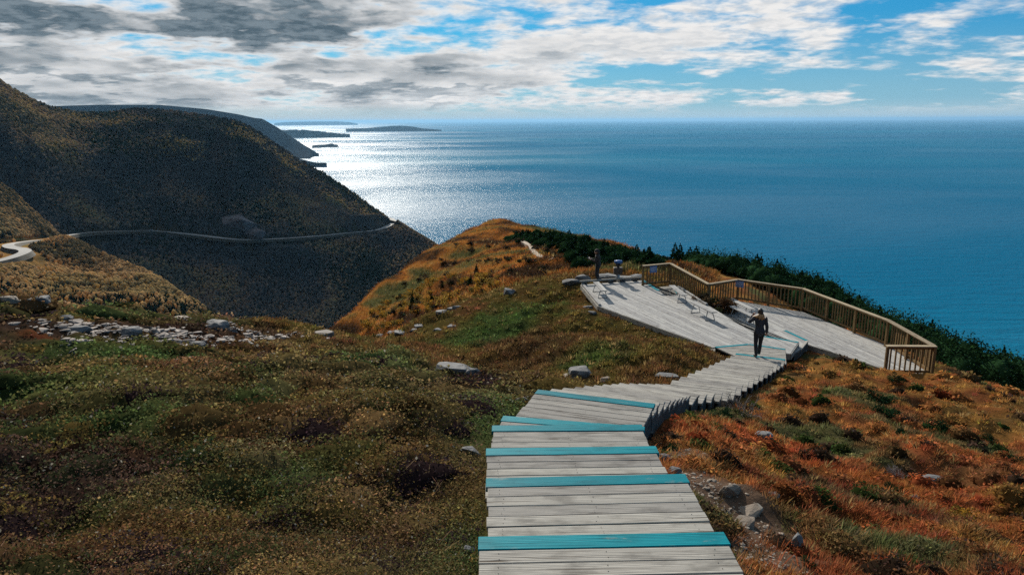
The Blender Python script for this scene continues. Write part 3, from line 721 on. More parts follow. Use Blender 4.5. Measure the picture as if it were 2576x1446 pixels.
for i in range(len(keys)):
    a, b, z, t, n, L, dep = tread_frame(i)
    teal = first <= i < first + N_TEAL
    nosew = .17 if teal else .145
    Lw = L
    boards = MBs()
    nb = max(1, int(math.ceil((dep - nosew) / .172)))
    pos_ = nosew + .006 if teal else 0.0
    if not teal: nb = max(2, int(math.ceil(dep / .19)))
    wdb = (dep - pos_) / nb
    th = .042
    for k in range(nb):
        s0 = pos_ + k * wdb + .004; s1 = pos_ + (k + 1) * wdb - .004
        e0 = random.uniform(-.010, .010); e1 = random.uniform(-.010, .010); dz = random.uniform(-.003, .003)
        A = a + n * s1 + t * e0; B = b + n * s1 - t * e1; Cc = b + n * s0 - t * e1; D = a + n * s0 + t * e0
        for q in (A, B, Cc, D): q.z = z + dz
        B.z += random.uniform(-.003, .003); boards.quad_slab(A, B, Cc, D, th)
        if i < first + 9 and i > first - 4:
            for fr in (.07, .5, .93):
                for sft in (.28, .72):
                    p = (a + n * (s0 + (s1 - s0) * sft)).lerp(b + n * (s0 + (s1 - s0) * sft), fr + random.uniform(-.01, .01)); p.z = z + .004; nails(boards, p)
    br = boards.build('tread', M_wood, stairs, SO, bevel=.004)
    if teal:
        nm = MBs(); A = a + n * nosew; B = b + n * nosew; q = [A, B, b.copy(), a.copy()]
        for v in q: v.z = z + .006
        nm.quad_slab(q[0] - t * .01, q[1] + t * .02, q[2] + t * .02, q[3] - t * .01, .05); nm.build('nosing', M_teal, stairs, SO, bevel=.004)
    # riser added to shade the open gap; side stringers under the tread
    rs = MBs(); off = .035
    p0 = a + n * off + t * .05; p1 = b + n * off - t * .05; zz = z - th - .003
    rs.beam((p0.x, p0.y, zz - .075), (p1.x, p1.y, zz - .075), .03, .15); rs.build('shade_board', M_side, stairs, SO)
    for side, e, sg in ((a, 1, 'l'), (b, -1, 'r')):
        st = MBs(); q0 = side + t * (e * .035) + n * .03; q1 = side + t * (e * .035) + n * (dep - .01)
        low_ = .34 if sg == 'r' else .2
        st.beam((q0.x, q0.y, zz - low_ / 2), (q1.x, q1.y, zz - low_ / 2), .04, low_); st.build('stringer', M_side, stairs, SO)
    if sg == 'r' and i >= first + 3:
        # short post from the outer corner to the ground
        ps = MBs(); q = b + n * .10 - t * .03; gz = gz1(q.x + .05, q.y)
        if z - .4 - gz > .02:
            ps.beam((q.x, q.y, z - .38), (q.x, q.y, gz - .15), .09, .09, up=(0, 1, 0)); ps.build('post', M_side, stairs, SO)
# landing at the foot of the stairs (a part of the stairway)
lp = [at_z(*p, LAND_Z) for p in ((1800, 873.5), (1884, 866), (1976, 879), (1978, 916), (1850, 896))]
def plank_floor(mb, poly, dirv, width, z, th=.04, gap=.006, maxlen=None):
    d = Vector((dirv[0], dirv[1])).normalized(); nrm = Vector((-d.y, d.x))
    P = [(p.x, p.y) for p in poly]; lo = min(Vector(p).dot(nrm) for p in P); hi = max(Vector(p).dot(nrm) for p in P)
    u0 = min(Vector(p).dot(d) for p in P); u1 = max(Vector(p).dot(d) for p in P)
    k = 0; c = lo
    while c < hi:
        q = clip(P, tuple(nrm * (c + gap / 2)), tuple(nrm)); q = clip(q, tuple(nrm * (c + width - gap / 2)), tuple(-nrm)) if q else []
        if len(q) >= 3:
            if maxlen:
                cuts = []; s = u0 - random.uniform(0, maxlen)
                while s < u1: cuts.append((s, s + maxlen)); s += maxlen
            else: cuts = [(u0 - 1, u1 + 1)]
            for s0, s1 in cuts:
                r = clip(q, tuple(d * (s0 + .003)), tuple(d)); r = clip(r, tuple(d * (s1 - .003)), tuple(-d)) if r else []
                if len(r) >= 3: dz = random.uniform(-.004, .004); mb.poly_prism(r, z - th, z + dz, d)
        c += width; k += 1
lnd = MB(); plank_floor(lnd, lp, (1, -.10), .145, LAND_Z); lnd.build('landing', M_wood, stairs, SO)
def strip(mb, a, b, wd, z, th=.05, lift=.008):
    a = Vector((a.x, a.y, z)); b = Vector((b.x, b.y, z)); mb.beam((a.x, a.y, z + lift - th / 2), (b.x, b.y, z + lift - th / 2), wd, th)
for p, q in ((lp[0], lp[1]), (lp[1], lp[2])):
    m_ = MB(); strip(m_, p.lerp(q, .004), q.lerp(p, .004), .13, LAND_Z); m_.build('nosing', M_teal, stairs, SO)
m_ = MB(); a, b, z = keys[-1]; strip(m_, a, b, .14, z); m_.build('nosing', M_teal, stairs, SO)
zz = -8.18; m_ = MB()
off2 = Vector((0.02, .36, 0)); plank_floor(m_, [lp[0], lp[1], lp[2], lp[2] + off2, lp[1] + off2, lp[0] + off2 + Vector((-.1, 0, 0))], (1, -.10), .145, zz); m_.build('tread', M_wood, stairs, SO)
for p, q in ((lp[0], lp[1]), (lp[1], lp[2]), (lp[2], lp[3])):
    m_ = MB(); m_.beam((p.x, p.y, LAND_Z - .2), (q.x, q.y, LAND_Z - .2), .04, .3); m_.build('stringer', M_side, stairs, SO)

# ------------------------------------------------------------------ decks
def deck(name, polypx, z, dirpx, label, maxlen=4.2, hang=.22):
    P = [p.copy() if isinstance(p, Vector) else at_z(*p, z) for p in polypx]
    for p in P: p.z = z
    base = Vector((sum(p.x for p in P) / len(P), sum(p.y for p in P) / len(P), z))
    a, b = at_z(*dirpx[0], z), at_z(*dirpx[1], z); d = (b - a)
    root = tag(empty(name, base), label, 'deck')
    m = MB(); plank_floor(m, P, (d.x, d.y), .14, z, maxlen=maxlen); m.build('deck_boards', M_deck, root, base)
    for i in range(len(P)):
        p, q = P[i], P[(i + 1) % len(P)]
        if (q - p).length < .2: continue
        e = MB(); cc = base; nn = Vector(((q - p).y, -(q - p).x, 0)).normalized(); mid = (p + q) / 2
        if in_poly(np.array([mid.x + nn.x * .05]), np.array([mid.y + nn.y * .05]), P)[0]: nn = -nn
        e.beam((p.x + nn.x * .022, p.y + nn.y * .022, z - hang / 2 - .012), (q.x + nn.x * .022, q.y + nn.y * .022, z - hang / 2 - .012), .04, hang)
        e.build('edge_board', M_wood, root, base)
    return root, base, P
main_px = ((1462, 716), (1617, 705), (1641, 721), (1675, 744), (1704, 740), (1709, 723), (1764, 758), (1835, 801), (1905, 843), (2008, 861), (1988, 889), (1795, 873), (1505, 769))
mdeck, MBASE, MP = deck('viewing_deck', main_px, DECK_Z, ((1645, 728.6), (1827, 802)), 'pale wooden main viewing deck with benches at the foot of the stairs')
low_px = ((1784, 768), (1856, 757), (2021, 785), (2239, 872), (2347, 946), (2224, 927), (2134, 897), (2060, 874), (2032, 866), MP[9] + Vector((.1, .2, 0)), MP[8] + Vector((-.12, -.1, 0)), MP[7] + Vector((-.12, -.05, 0)), MP[7].lerp(MP[6], .35) + Vector((.05, .1, 0)))
ldeck, LBASE, LP_ = deck('lower_deck', low_px, LOW_Z, ((1900, 775), (2150, 890)), 'pale wooden lower deck running along the long tan railing')
# step between the decks, teal edged
mp = [at_z(*p, MID_Z) for p in ((1904, 853), (1925, 838), (1974, 831), (2030, 857), (2013, 878), (1995, 890), (2006, 868))]
stp = tag(empty('deck_step', mp[3]), 'teal edged wooden step joining the main deck to the lower deck', 'step')
m_ = MB(); plank_floor(m_, mp, (mp[3] - mp[2])[:2], .14, MID_Z); m_.build('tread', M_deck, stp, mp[3])
m_ = MB(); strip(m_, mp[2], mp[3], .13, MID_Z); m_.build('nosing', M_teal, stp, mp[3])
m_ = MB(); strip(m_, mp[3], mp[4], .10, MID_Z); m_.build('side_nosing', M_wood, stp, mp[3])
for a_, b_ in ((3, 4), (4, 5)):
    m_ = MB(); m_.beam((mp[a_].x + .03, mp[a_].y, MID_Z - .16), (mp[b_].x + .03, mp[b_].y, MID_Z - .16), .04, .24); m_.build('stringer', M_side, stp, mp[3])
for p, q in ((8, 9),):
    m_ = MB(); strip(m_, MP[p].lerp(MP[q], .15), MP[q], .12, DECK_Z); m_.build('nosing', M_teal, mdeck, MBASE)
for p, q in ((1, 2), (2, 3)):
    m_ = MB(); strip(m_, MP[p], MP[q].lerp(MP[p], .0 if p == 1 else .55), .16, DECK_Z); m_.build('nosing', M_teal, mdeck, MBASE)
# kerb beam on blocks along the far edge, edge plank along the left
ke = MP[1] - MP[0]; kl = ke.length; kt = ke.normalized(); kn = Vector((-kt.y, kt.x, 0))
m_ = MB(); o_ = Vector((0, 0, .19)) - kn * .06; m_.beam(MP[0] + o_ - kt * .1, MP[1] + o_, .10, .09); m_.build('kerb_beam', M_wood, mdeck, MBASE, bevel=.006)
for f in (.04, .24, .46, .66, .86):
    m_ = MB(); c_ = MP[0] + kt * (kl * f) - kn * .06; m_.beam(c_ + Vector((0, 0, .008)), c_ + Vector((0, 0, .143)), .09, .28, up=tuple(kt)); m_.build('kerb_block', M_side, mdeck, MBASE)
m_ = MB(); a_, b_ = MP[0], MP[12]; m_.beam(a_ + Vector((.07, 0, .05)), b_ + Vector((.07, 0, .05)), .13, .07); m_.build('kerb_plank', M_deck, mdeck, MBASE, bevel=.006)
for p, q in ((5, 6), (6, 7)):
    m_ = MB(); a_, b_ = MP[p], MP[q].lerp(MP[p], 0 if p == 5 else .75); m_.beam(a_ + Vector((-.05, 0, .05)), b_ + Vector((-.05, 0, .05)), .11, .08); m_.build('kerb_plank', M_deck, mdeck, MBASE, bevel=.006)
for k, f in enumerate((.02, .2, .38, .56, .74, .92)):
    p = MP[11].lerp(MP[12], f); gz = gz1(p.x - .1, p.y)
    if DECK_Z - .24 - gz > .05: m_ = MB(); m_.beam((p.x, p.y, gz - .2), (p.x, p.y, DECK_Z - .06), .09, .09, up=(0, 1, 0)); m_.build('post', M_side, mdeck, MBASE)
# slatted step beside the upper railing
spz = DECK_Z - .17
sp = [at_z(*p, spz) for p in ((1640, 723), (1691, 719), (1706, 741), (1676, 745))]
st2 = tag(empty('slatted_step', sp[0]), 'slatted wooden step dropping off the main deck beside the upper railing', 'step')
m_ = MB(); plank_floor(m_, sp, (sp[1] - sp[0])[:2], .16, spz, gap=.035); m_.build('slats', M_wood, st2, sp[0])
m_ = MB(); strip(m_, sp[1], sp[2], .10, spz); m_.build('nosing', M_teal, st2, sp[0])
m_ = MB(); m_.beam(sp[0] + Vector((0, 0, -.2)), sp[1] + Vector((0, 0, -.2)), .05, .3); m_.build('stringer', M_side, st2, sp[0])

# ------------------------------------------------------------------ railings
def railing(name, tops, label, hgt=1.06, spacing=.175, post_sp=2.1, base_drop=.35):
    """tops: 3D points of the cap rail"""
    o0 = tops[0] - Vector((0, 0, hgt)); root = tag(empty(name, o0), label, 'railing'); nb_ = 0; extra = MB()
    posts = MB
    def post(p, sgn):
        m = MB(); m.beam((p.x, p.y, p.z - hgt - base_drop), (p.x, p.y, p.z - .045), .095, .095, up=tuple(sgn)); m.build('post', M_rail, root, o0, bevel=.005)
    for i in range(len(tops) - 1):
        a, b = tops[i], tops[i + 1]; d = b - a; L = math.hypot(d.x, d.y); dh = Vector((d.x, d.y, 0)).normalized(); sd = Vector((-dh.y, dh.x, 0))
        cap = MB(); cap.beam(a - Vector((0, 0, .02)) - dh * (.05 if i == 0 else 0), b - Vector((0, 0, .02)) + dh * .04, .19, .04, up=(0, 0, 1)); cap.build('cap_rail', M_railtop, root, o0, bevel=.005)
        for nm, dz, hh in (('upper_rail', .10, .09), ('lower_rail', hgt - .10, .09)):
            m = MB(); m.beam(a - Vector((0, 0, dz)) - sd * .055, b - Vector((0, 0, dz)) - sd * .055, .038, hh); m.build(nm, M_rail, root, o0)
        npn = max(1, int(round(L / post_sp)))
        for k in range(npn + (1 if i == len(tops) - 2 else 0)):
            post(a + d * (k / npn) + sd * .02, dh)
        nn = int(L / spacing)
        for k in range(1, nn):
            p = a + d * (k / nn)
            if min(abs((k / nn) * npn - round((k / nn) * npn)) * L / npn, 9) < .09: continue
            nb_ += 1
            mb_ = MB() if nb_ <= 98 else extra
            mb_.beam((p.x - sd.x * .092, p.y - sd.y * .092, p.z - hgt + .05), (p.x - sd.x * .092, p.y - sd.y * .092, p.z - .055), .044, .044, up=tuple(dh))
            if nb_ <= 98: mb_.build('baluster', M_rail, root, o0)
    if extra.v: tag(extra.build('balusters', M_rail, root, o0), kind='stuff')
    return root
RT = LOW_Z + 1.06
Rp = [at_z(*p, RT) for p in ((2347, 867), (2236, 805), (2021, 725), (1857, 702), (1784, 713.5))]
railing('deck_railing', Rp, 'long tan timber railing bordering the lower deck on the sea side')
Re = [at_z(2347, 867, RT) + Vector((.0, -.12, 0)), at_z(2229, 866, RT) + Vector((0, -.12, 0))]
railing('end_railing', Re, 'short timber railing panel closing the near right end of the lower deck', post_sp=1.3)
UT = DECK_Z + 1.06
Up = [at_z(1619, 667.5, UT), at_z(1686, 661.5, UT), at_z(1782, 713.5, RT + .02)]
railing('upper_railing', Up, 'brown timber railing stepping down behind the main deck', post_sp=2.6, base_drop=.7)

def sign(p, tdir, w_, h_, label):
    t = Vector((tdir.x, tdir.y, 0)).normalized(); n = Vector((t.y, -t.x, 0)); n = -n if n.y > 0 else n
    r = tag(empty('sign', p), label, 'sign')
    m = MB(); m.beam(p - t * w_ / 2, p + t * w_ / 2, .02, h_); m.build('panel', M_sign, r, p)
    m = MB(); q = p + n * .016
    for k, (x0, x1) in enumerate(((-.42, .30), (-.42, .42), (-.42, .36), (-.42, .2))):
        zz = h_ * (.30 - k * .17); m.beam(q + t * (w_ * x0) + Vector((0, 0, zz)), q + t * (w_ * x1) + Vector((0, 0, zz)), .004, h_ * .035)
    m.build('lettering', M_white, r, p)
def on_seg(px, py, A, B, off):       # point of the rail nearest in plan to a picture column
    best = min((i / 200 for i in range(201)), key=lambda f: abs((lambda q: CX + FPX * q.dot(rt) / q.dot(fw) - px)(A.lerp(B, f))))
    return A.lerp(B, best)
for px, A, B, lab, w_, h_ in ((1640.5, Up[0], Up[1], 'small blue notice panel fixed to the brown upper railing', .42, .34), (1864, Rp[3], Rp[2], 'small blue notice panel fixed to the long tan railing', .42, .30)):
    p = on_seg(px, 0, A, B, 0); d = B - A; n = Vector((d.y, -d.x, 0)).normalized(); n = -n if n.y > 0 else n
    sign(p + n * .13 - Vector((0, 0, .06 + h_ / 2)), d, w_, h_, lab)

# ------------------------------------------------------------------ benches
def bench_parts(L, wd=.30, h=.45):
    r = empty('bench'); s = MB()
    for k in (-1, 1): s.beam((-L / 2, k * wd / 4, h - .02), (L / 2, k * wd / 4, h - .02), wd / 2 - .006, .04)
    s.build('seat', M_deck, r, bevel=.004)
    for e in (-1, 1):
        x = e * (L / 2 - .32); m = MB()
        m.tube([(x - e * .05, -.10, h - .045), (x, -.22, .015), (x, .22, .015), (x - e * .05, .10, h - .045)], .024, 6); m.tube([(x - e * .05, -.13, h - .052), (x - e * .05, .13, h - .052)], .016, 6)
        m.build('leg_frame', M_metal, r)
    return r
benches = [((1499.5, 708.5), (1520, 731), DECK_Z, 'white bench at the far left of the main deck, in front of the standing person'),
           ((1690, 717), (1722, 742), DECK_Z, 'white bench on the main deck beside the slatted step'),
           ((1742, 758), (1797, 785), DECK_Z, 'white bench in the middle of the main deck near the brush mound'),
           ((1840, 768.5), (1897, 795), LOW_Z, 'white bench beside the walking woman, between the two decks'),
           ((1836, 750), (1894, 777), LOW_Z, 'white bench half hidden behind the mound, nearest the long railing')]
for p, q, z, lab in benches:
    a, b = at_z(*p, z + .45), at_z(*q, z + .45); d = b - a
    r = bench_parts(d.length); r.location = ((a.x + b.x) / 2, (a.y + b.y) / 2, z); r.rotation_euler.z = math.atan2(d.y, d.x)
    tag(r, lab, 'bench', 'benches on the viewing decks')

# ------------------------------------------------------------------ coin telescope beyond the deck edge
vp = at_z(1554, 709.5, DECK_Z - .05); vg = vp.copy(); vg.z = min(gz1(vp.x, vp.y), DECK_Z - .1)
vs = tag(empty('telescope_viewer', vg), 'blue topped coin telescope on a grey post at the deck edge', 'telescope')
def VZ(z): return vp + Vector((0, 0, z))
m_ = MB(); m_.tube([vg, VZ(.46)], .10, 12); m_.build('post', M_metal, vs, vg, smooth=True)
m_ = MB(); m_.beam(VZ(.44), VZ(.80), .46, .22, up=(0, 1, 0)); m_.build('information_box', simple('brown_box', (.055, .042, .035), .6), vs, vg, bevel=.02)
m_ = MB(); m_.tube([VZ(.80), VZ(.90)], .07, 10); m_.build('neck', M_dark, vs, vg)
m_ = MB(); m_.tube([VZ(.90) , VZ(.94), VZ(1.02)], [.13, .15, .13], 12); hd = m_.build('head', M_dark, vs, vg, smooth=True)
m_ = MB(); m_.tube([VZ(1.02), VZ(1.10), VZ(1.16), VZ(1.19)], [.17, .19, .16, .08], 14); m_.beam(VZ(1.10) + Vector((-.2, 0, 0)), VZ(1.10) + Vector((.2, 0, 0)), .2, .13); m_.build('hood', M_bluepaint, vs, vg, bevel=.01)
for sx_ in (-.055, .055):
    m_ = MB(); m_.tube([VZ(.98) + Vector((sx_, -.18, 0)), VZ(.98) + Vector((sx_, .2, 0))], .035, 8); m_.build('eyepiece', M_dark, vs, vg)

# ------------------------------------------------------------------ people
def skin_mesh(name, chains, lvl=2):
    """chains of (points, radii): smooth tapering limbs, radius or (side, depth) per joint; rounded ends"""
    bm = bmesh.new()
    def cr(a, b, c, d, t): return tuple(.5 * (2 * b[i] + (c[i] - a[i]) * t + (2 * a[i] - 5 * b[i] + 4 * c[i] - d[i]) * t * t + (3 * b[i] - a[i] - 3 * c[i] + d[i]) * t ** 3) for i in range(len(a)))
    for pts, rads in chains:
        q = [(*p, *(r if isinstance(r, tuple) else (r, r))) for p, r in zip(pts, rads)]
        d = []
        for i in range(len(q) - 1):
            a, b, c, e = q[max(i - 1, 0)], q[i], q[i + 1], q[min(i + 2, len(q) - 1)]
            for k in range(4): d.append(cr(a, b, c, e, k / 4))
        d.append(q[-1]); first_d, last_d = d[0], d[-1]
        t0 = (Vector(d[0][:3]) - Vector(d[1][:3])).normalized(); t1 = (Vector(d[-1][:3]) - Vector(d[-2][:3])).normalized()
        pre = [(*(Vector(first_d[:3]) + t0 * max(first_d[3:]) * f), first_d[3] * g, first_d[4] * g) for f, g in ((.75, .35), (.5, .72))]
        post = [(*(Vector(last_d[:3]) + t1 * max(last_d[3:]) * f), last_d[3] * g, last_d[4] * g) for f, g in ((.5, .72), (.75, .35))]
        d = pre + d + post; rings = []; n = 14
        for i, p in enumerate(d):
            P = Vector(p[:3]); t = (Vector(d[min(i + 1, len(d) - 1)][:3]) - Vector(d[max(i - 1, 0)][:3])).normalized()
            sx_ = Vector((1, 0, 0)); sx_ = sx_ - t * sx_.dot(t)
            if sx_.length < .2: sx_ = Vector((0, 1, 0)) - t * t.y
            sx_.normalize(); sy_ = t.cross(sx_)
            rings.append([bm.verts.new(P + sx_ * (math.cos(6.2832 * k / n) * p[3]) + sy_ * (math.sin(6.2832 * k / n) * p[4])) for k in range(n)])
        for r0_, r1_ in zip(rings[:-1], rings[1:]):
            for k in range(n): bm.faces.new((r0_[k], r0_[(k + 1) % n], r1_[(k + 1) % n], r1_[k]))
        bm.faces.new(rings[0][::-1]); bm.faces.new(rings[-1])
    bmesh.ops.recalc_face_normals(bm, faces=bm.faces[:])
    me = bpy.data.meshes.new(name); bm.to_mesh(me); bm.free()
    me.polygons.foreach_set('use_smooth', [True] * len(me.polygons)); return me
def ell(bm, c, r, rot=None, seg=16, ring=12):
    mt = Matrix.Translation(c) @ (rot.to_4x4() if rot else Matrix.Identity(4)) @ Matrix.Diagonal((*r, 1))
    return bmesh.ops.create_uvsphere(bm, u_segments=seg, v_segments=ring, radius=1, matrix=mt)
def fuse(name, meshes, extra=None, vox=.014, smooth=True):
    bm = bmesh.new()
    for me in meshes: bm.from_mesh(me)
    if extra: extra(bm)
    me = bpy.data.meshes.new(name); bm.to_mesh(me); bm.free()
    o = bpy.data.objects.new(name, me); C.objects.link(o)
    rm = o.modifiers.new('rm', 'REMESH'); rm.mode = 'VOXEL'; rm.voxel_size = vox; rm.use_smooth_shade = True
    sm = o.modifiers.new('sm', 'SMOOTH'); sm.factor = .5; sm.iterations = 2
    dg = bpy.context.evaluated_depsgraph_get(); out = bpy.data.meshes.new_from_object(o.evaluated_get(dg)); out.name = name
    bpy.data.objects.remove(o); return out
def lerp3(a, b, f): return tuple(a[i] + (b[i] - a[i]) * f for i in range(3))
def hand_chains(wr, dirv, palmn, s=1.0, curl=.35):
    """five fingers of unequal length from the wrist; dirv along the hand, palmn out of the palm"""
    d = Vector(dirv).normalized(); pn = Vector(palmn); pn = (pn - d * pn.dot(d)).normalized(); sd = d.cross(pn)
    w_ = Vector(wr); out = []; kn_c = w_ + d * (.085 * s)
    out.append(([tuple(w_), tuple(w_ + d * .04 * s), tuple(kn_c)], [.026 * s, (.038 * s, .018 * s), (.040 * s, .016 * s)]))
    for k, (off, ln) in enumerate(((.030, .066), (.010, .076), (-.011, .070), (-.030, .055))):
        b0 = kn_c + sd * (off * s) - d * .012 * s; L = ln * s; c1 = b0 + (d + pn * curl * .5).normalized() * L * .5; c2 = c1 + (d + pn * curl * 1.4).normalized() * L * .32; c3 = c2 + (d + pn * curl * 2.4).normalized() * L * .24
        out.append(([tuple(b0), tuple(c1), tuple(c2), tuple(c3)], [.0095 * s, .009 * s, .0085 * s, .0075 * s]))
    b0 = w_ + d * .03 * s + sd * .025 * s; c1 = b0 + (d * .6 + sd * .8 + pn * .3).normalized() * .04 * s; c2 = c1 + (d * .9 + sd * .35 + pn * .5).normalized() * .032 * s
    out.append(([tuple(b0), tuple(c1), tuple(c2)], [.012 * s, .0105 * s, .009 * s]))
    return out
M_skin = simple('skin', (.42, .24, .17), .5, var=.06)
M_navy = simple('navy_jacket_cloth', (.022, .027, .042), .75, var=.3, scale=9, bump=.3)
M_black = simple('black_trouser_cloth', (.014, .014, .018), .8, var=.3, scale=9, bump=.3)
M_boot = simple('boot_leather', (.012, .011, .011), .5, var=.3)
M_hair = simple('blonde_hair', (.40, .23, .10), .5, var=.35, scale=25, bump=.5)
M_hairdk = simple('dark_hair', (.03, .02, .015), .5, var=.35, scale=25, bump=.5)
M_brown = simple('brown_coat_cloth', (.030, .022, .019), .8, var=.3, scale=9, bump=.3)
M_eye = simple('eye', (.02, .015, .012), .2, var=.02)
def person(J, loc, rz, label, jacket, trousers, headrot=0.0, female=True, hair=None, curlL=.5, curlR=.35, hat=None):
    root = tag(empty('person', loc, rz), label, 'person')
    k = .93 if female else 1.0
    pel, ch, nk, hd_ = J['pelvis'], J['chest'], J['neck'], J['head']
    ct = lerp3(ch, nk, .62); spine = ([pel, lerp3(pel, ch, .5), ch, ct, nk, lerp3(nk, hd_, .6)], [(.165 * k, .11 * k), (.128 * k, .095 * k), (.158 * k, .108 * k), (.135 * k, .085 * k), .058 * k, .054 * k])
    arms = []; hands = []
    for sd, cu in (('L', curlL), ('R', curlR)):
        sh, el, wr = J['sh' + sd], J['el' + sd], J['wr' + sd]
        arms.append(([lerp3(ch, sh, .35), sh, lerp3(sh, el, .5), el, lerp3(el, wr, .5), wr], [.075 * k, .062 * k, .050 * k, .042 * k, .039 * k, .027 * k]))
        dv = Vector(J.get('hd' + sd, Vector(wr) - Vector(el))); hands += hand_chains(wr, dv, J.get('pn' + sd, (1 if sd == 'L' else -1, 0.2, 0)), 1.0, cu)
    legs = []
    for sd in 'LR':
        hp, kn, ak, to = J['hp' + sd], J['kn' + sd], J['ak' + sd], J['to' + sd]
        legs.append(([lerp3(hp, pel, .5), hp, lerp3(hp, kn, .5), kn, lerp3(kn, ak, .35), ak], [.092 * k, .092 * k, .074 * k, .055 * k, .054 * k, .036 * k]))
    feet = [([J['ak' + s_], lerp3(J['ak' + s_], J['to' + s_], .45), J['to' + s_]], [.036, .036, .028]) for s_ in 'LR']
    hr = Matrix.Rotation(headrot, 3, 'Z'); hc = Vector(hd_)
    def head(bm):
        ell(bm, hc, (.074, .094, .112), hr); ell(bm, hc + hr @ Vector((0, .030, -.06)), (.055, .060, .06), hr)
        ell(bm, hc + hr @ Vector((0, .098, -.018)), (.014, .020, .024), hr, 8, 6)
        ell(bm, hc + hr @ Vector((0, .085, -.062)), (.026, .012, .010), hr, 8, 6)
        for s_ in (-1, 1): ell(bm, hc + hr @ Vector((s_ * .076, -.005, -.008)), (.010, .020, .031), hr, 8, 6)
    body = fuse('body', [skin_mesh('b', [spine] + arms + legs + feet)] + [skin_mesh('h', [hc_]) for hc_ in hands], head, .0075)
    link('body', body, M_skin, root)
    for s_ in (-1, 1):
        bm = bmesh.new(); ell(bm, hc + hr @ Vector((s_ * .031, .083, .004)), (.013, .010, .008), hr, 8, 6); me = bpy.data.meshes.new('eye'); bm.to_mesh(me); bm.free(); link('eye', me, M_eye, root)
    gr = .017
    def grow(ch_, g_=gr): return [(p, [((r[0] + g_, r[1] + g_) if isinstance(r, tuple) else r + g_) for r in rr_]) for p, rr_ in ch_]
    aw = [(p[:5] + [lerp3(p[4], p[5], .8)], r[:5] + [.034]) for p, r in arms]
    hem = lerp3(pel, lerp3(J['hpL'], J['hpR'], .5), 1.0); hem = (hem[0], hem[1], hem[2] - .02)
    jk = fuse('jacket', [skin_mesh('j', grow([([hem, pel, lerp3(pel, ch, .5), ch, ct, nk], [(.178 * k, .118 * k), (.170 * k, .115 * k), (.138 * k, .102 * k), (.160 * k, .112 * k), (.138 * k, .09 * k), .060])]) + grow(aw))], None, .012)
    link('jacket', jk, jacket, root)
    tw = [(p[:5] + [lerp3(p[4], p[5], .75)], r[:5] + [.042]) for p, r in legs]
    link('trousers', fuse('trousers', [skin_mesh('t', grow(tw, .014))], None, .012), trousers, root)
    for s_ in 'LR':
        ak, kn, to = J['ak' + s_], J['kn' + s_], J['to' + s_]
        me = fuse('boot', [skin_mesh('bt', [([lerp3(ak, kn, .55), lerp3(ak, kn, .2), ak], [.066, .055, .05]), ([ak, lerp3(ak, to, .5), to], [.05, .046, .040])], 2)], None, .010)
        link('boot', me, M_boot, root)
    if hair: hair(root, hc, hr)
    if hat: hat(root, hc, hr)
    return root
def mesh_from(name, fn, m, parent, vox=.012):
    link(name, fuse(name, [], fn, vox), m, parent)
# the walking woman
fl = at_z(1898.5, 899, keys[-1][2] + .01); fr_ = at_z(1913, 894, keys[-1][2] + .01)
wl = Vector(((fl.x + fr_.x) / 2, (fl.y + fr_.y) / 2, keys[-1][2] + .012))
heading = math.atan2(-(0.05), 1.0)
JW = dict(pelvis=(0, 0, .90), chest=(-.005, .02, 1.22), neck=(-.01, .03, 1.42), head=(-.005, .045, 1.54),
          shL=(-.17, .02, 1.345), elL=(-.335, .07, 1.19), wrL=(-.215, .14, 1.40), hdL=(.5, -.1, .85), pnL=(.7, -.5, -.3),
          shR=(.165, .02, 1.335), elR=(.235, .0, 1.06), wrR=(.265, .07, .82), hdR=(.02, .12, -1), pnR=(-1, .2, 0),
          hpL=(-.09, 0, .86), knL=(-.10, -.02, .47), akL=(-.09, -.12, .085), toL=(-.10, .05, .035),
          hpR=(.09, 0, .86), knR=(.085, .09, .47), akR=(.075, .12, .085), toR=(.085, .29, .035))
def hairW(root, hc, hr):
    def top(bm): ell(bm, hc + hr @ Vector((0, -.012, .02)), (.092, .108, .118), hr); ell(bm, hc + hr @ Vector((0, -.06, -.06)), (.082, .06, .11), hr)
    mesh_from('hair', top, M_hairdk, root)
    for pts, rad in (([(-.05, -.06, -.07), (-.11, -.07, -.12), (-.17, .0, -.15), (-.21, .07, -.16)], [.04, .048, .045, .025]), ([(.05, -.08, -.06), (.075, -.10, -.17), (.07, -.105, -.28)], [.04, .04, .018]), ([(0, -.09, -.08), (.01, -.115, -.18), (0, -.115, -.27)], [.045, .04, .018]), ([(-.04, -.09, -.08), (-.07, -.11, -.17), (-.08, -.10, -.22)], [.04, .04, .02])):
        me = skin_mesh('hair_strand', [([tuple(hc + hr @ Vector(p)) for p in pts], rad)]); link('hair_strand', me, M_hair, root)
    for o in root.children: pass
person(JW, wl, heading, 'woman in dark jacket and boots walking down the boardwalk, hand raised to her hair', M_navy, M_black, R_(15), True, hairW)
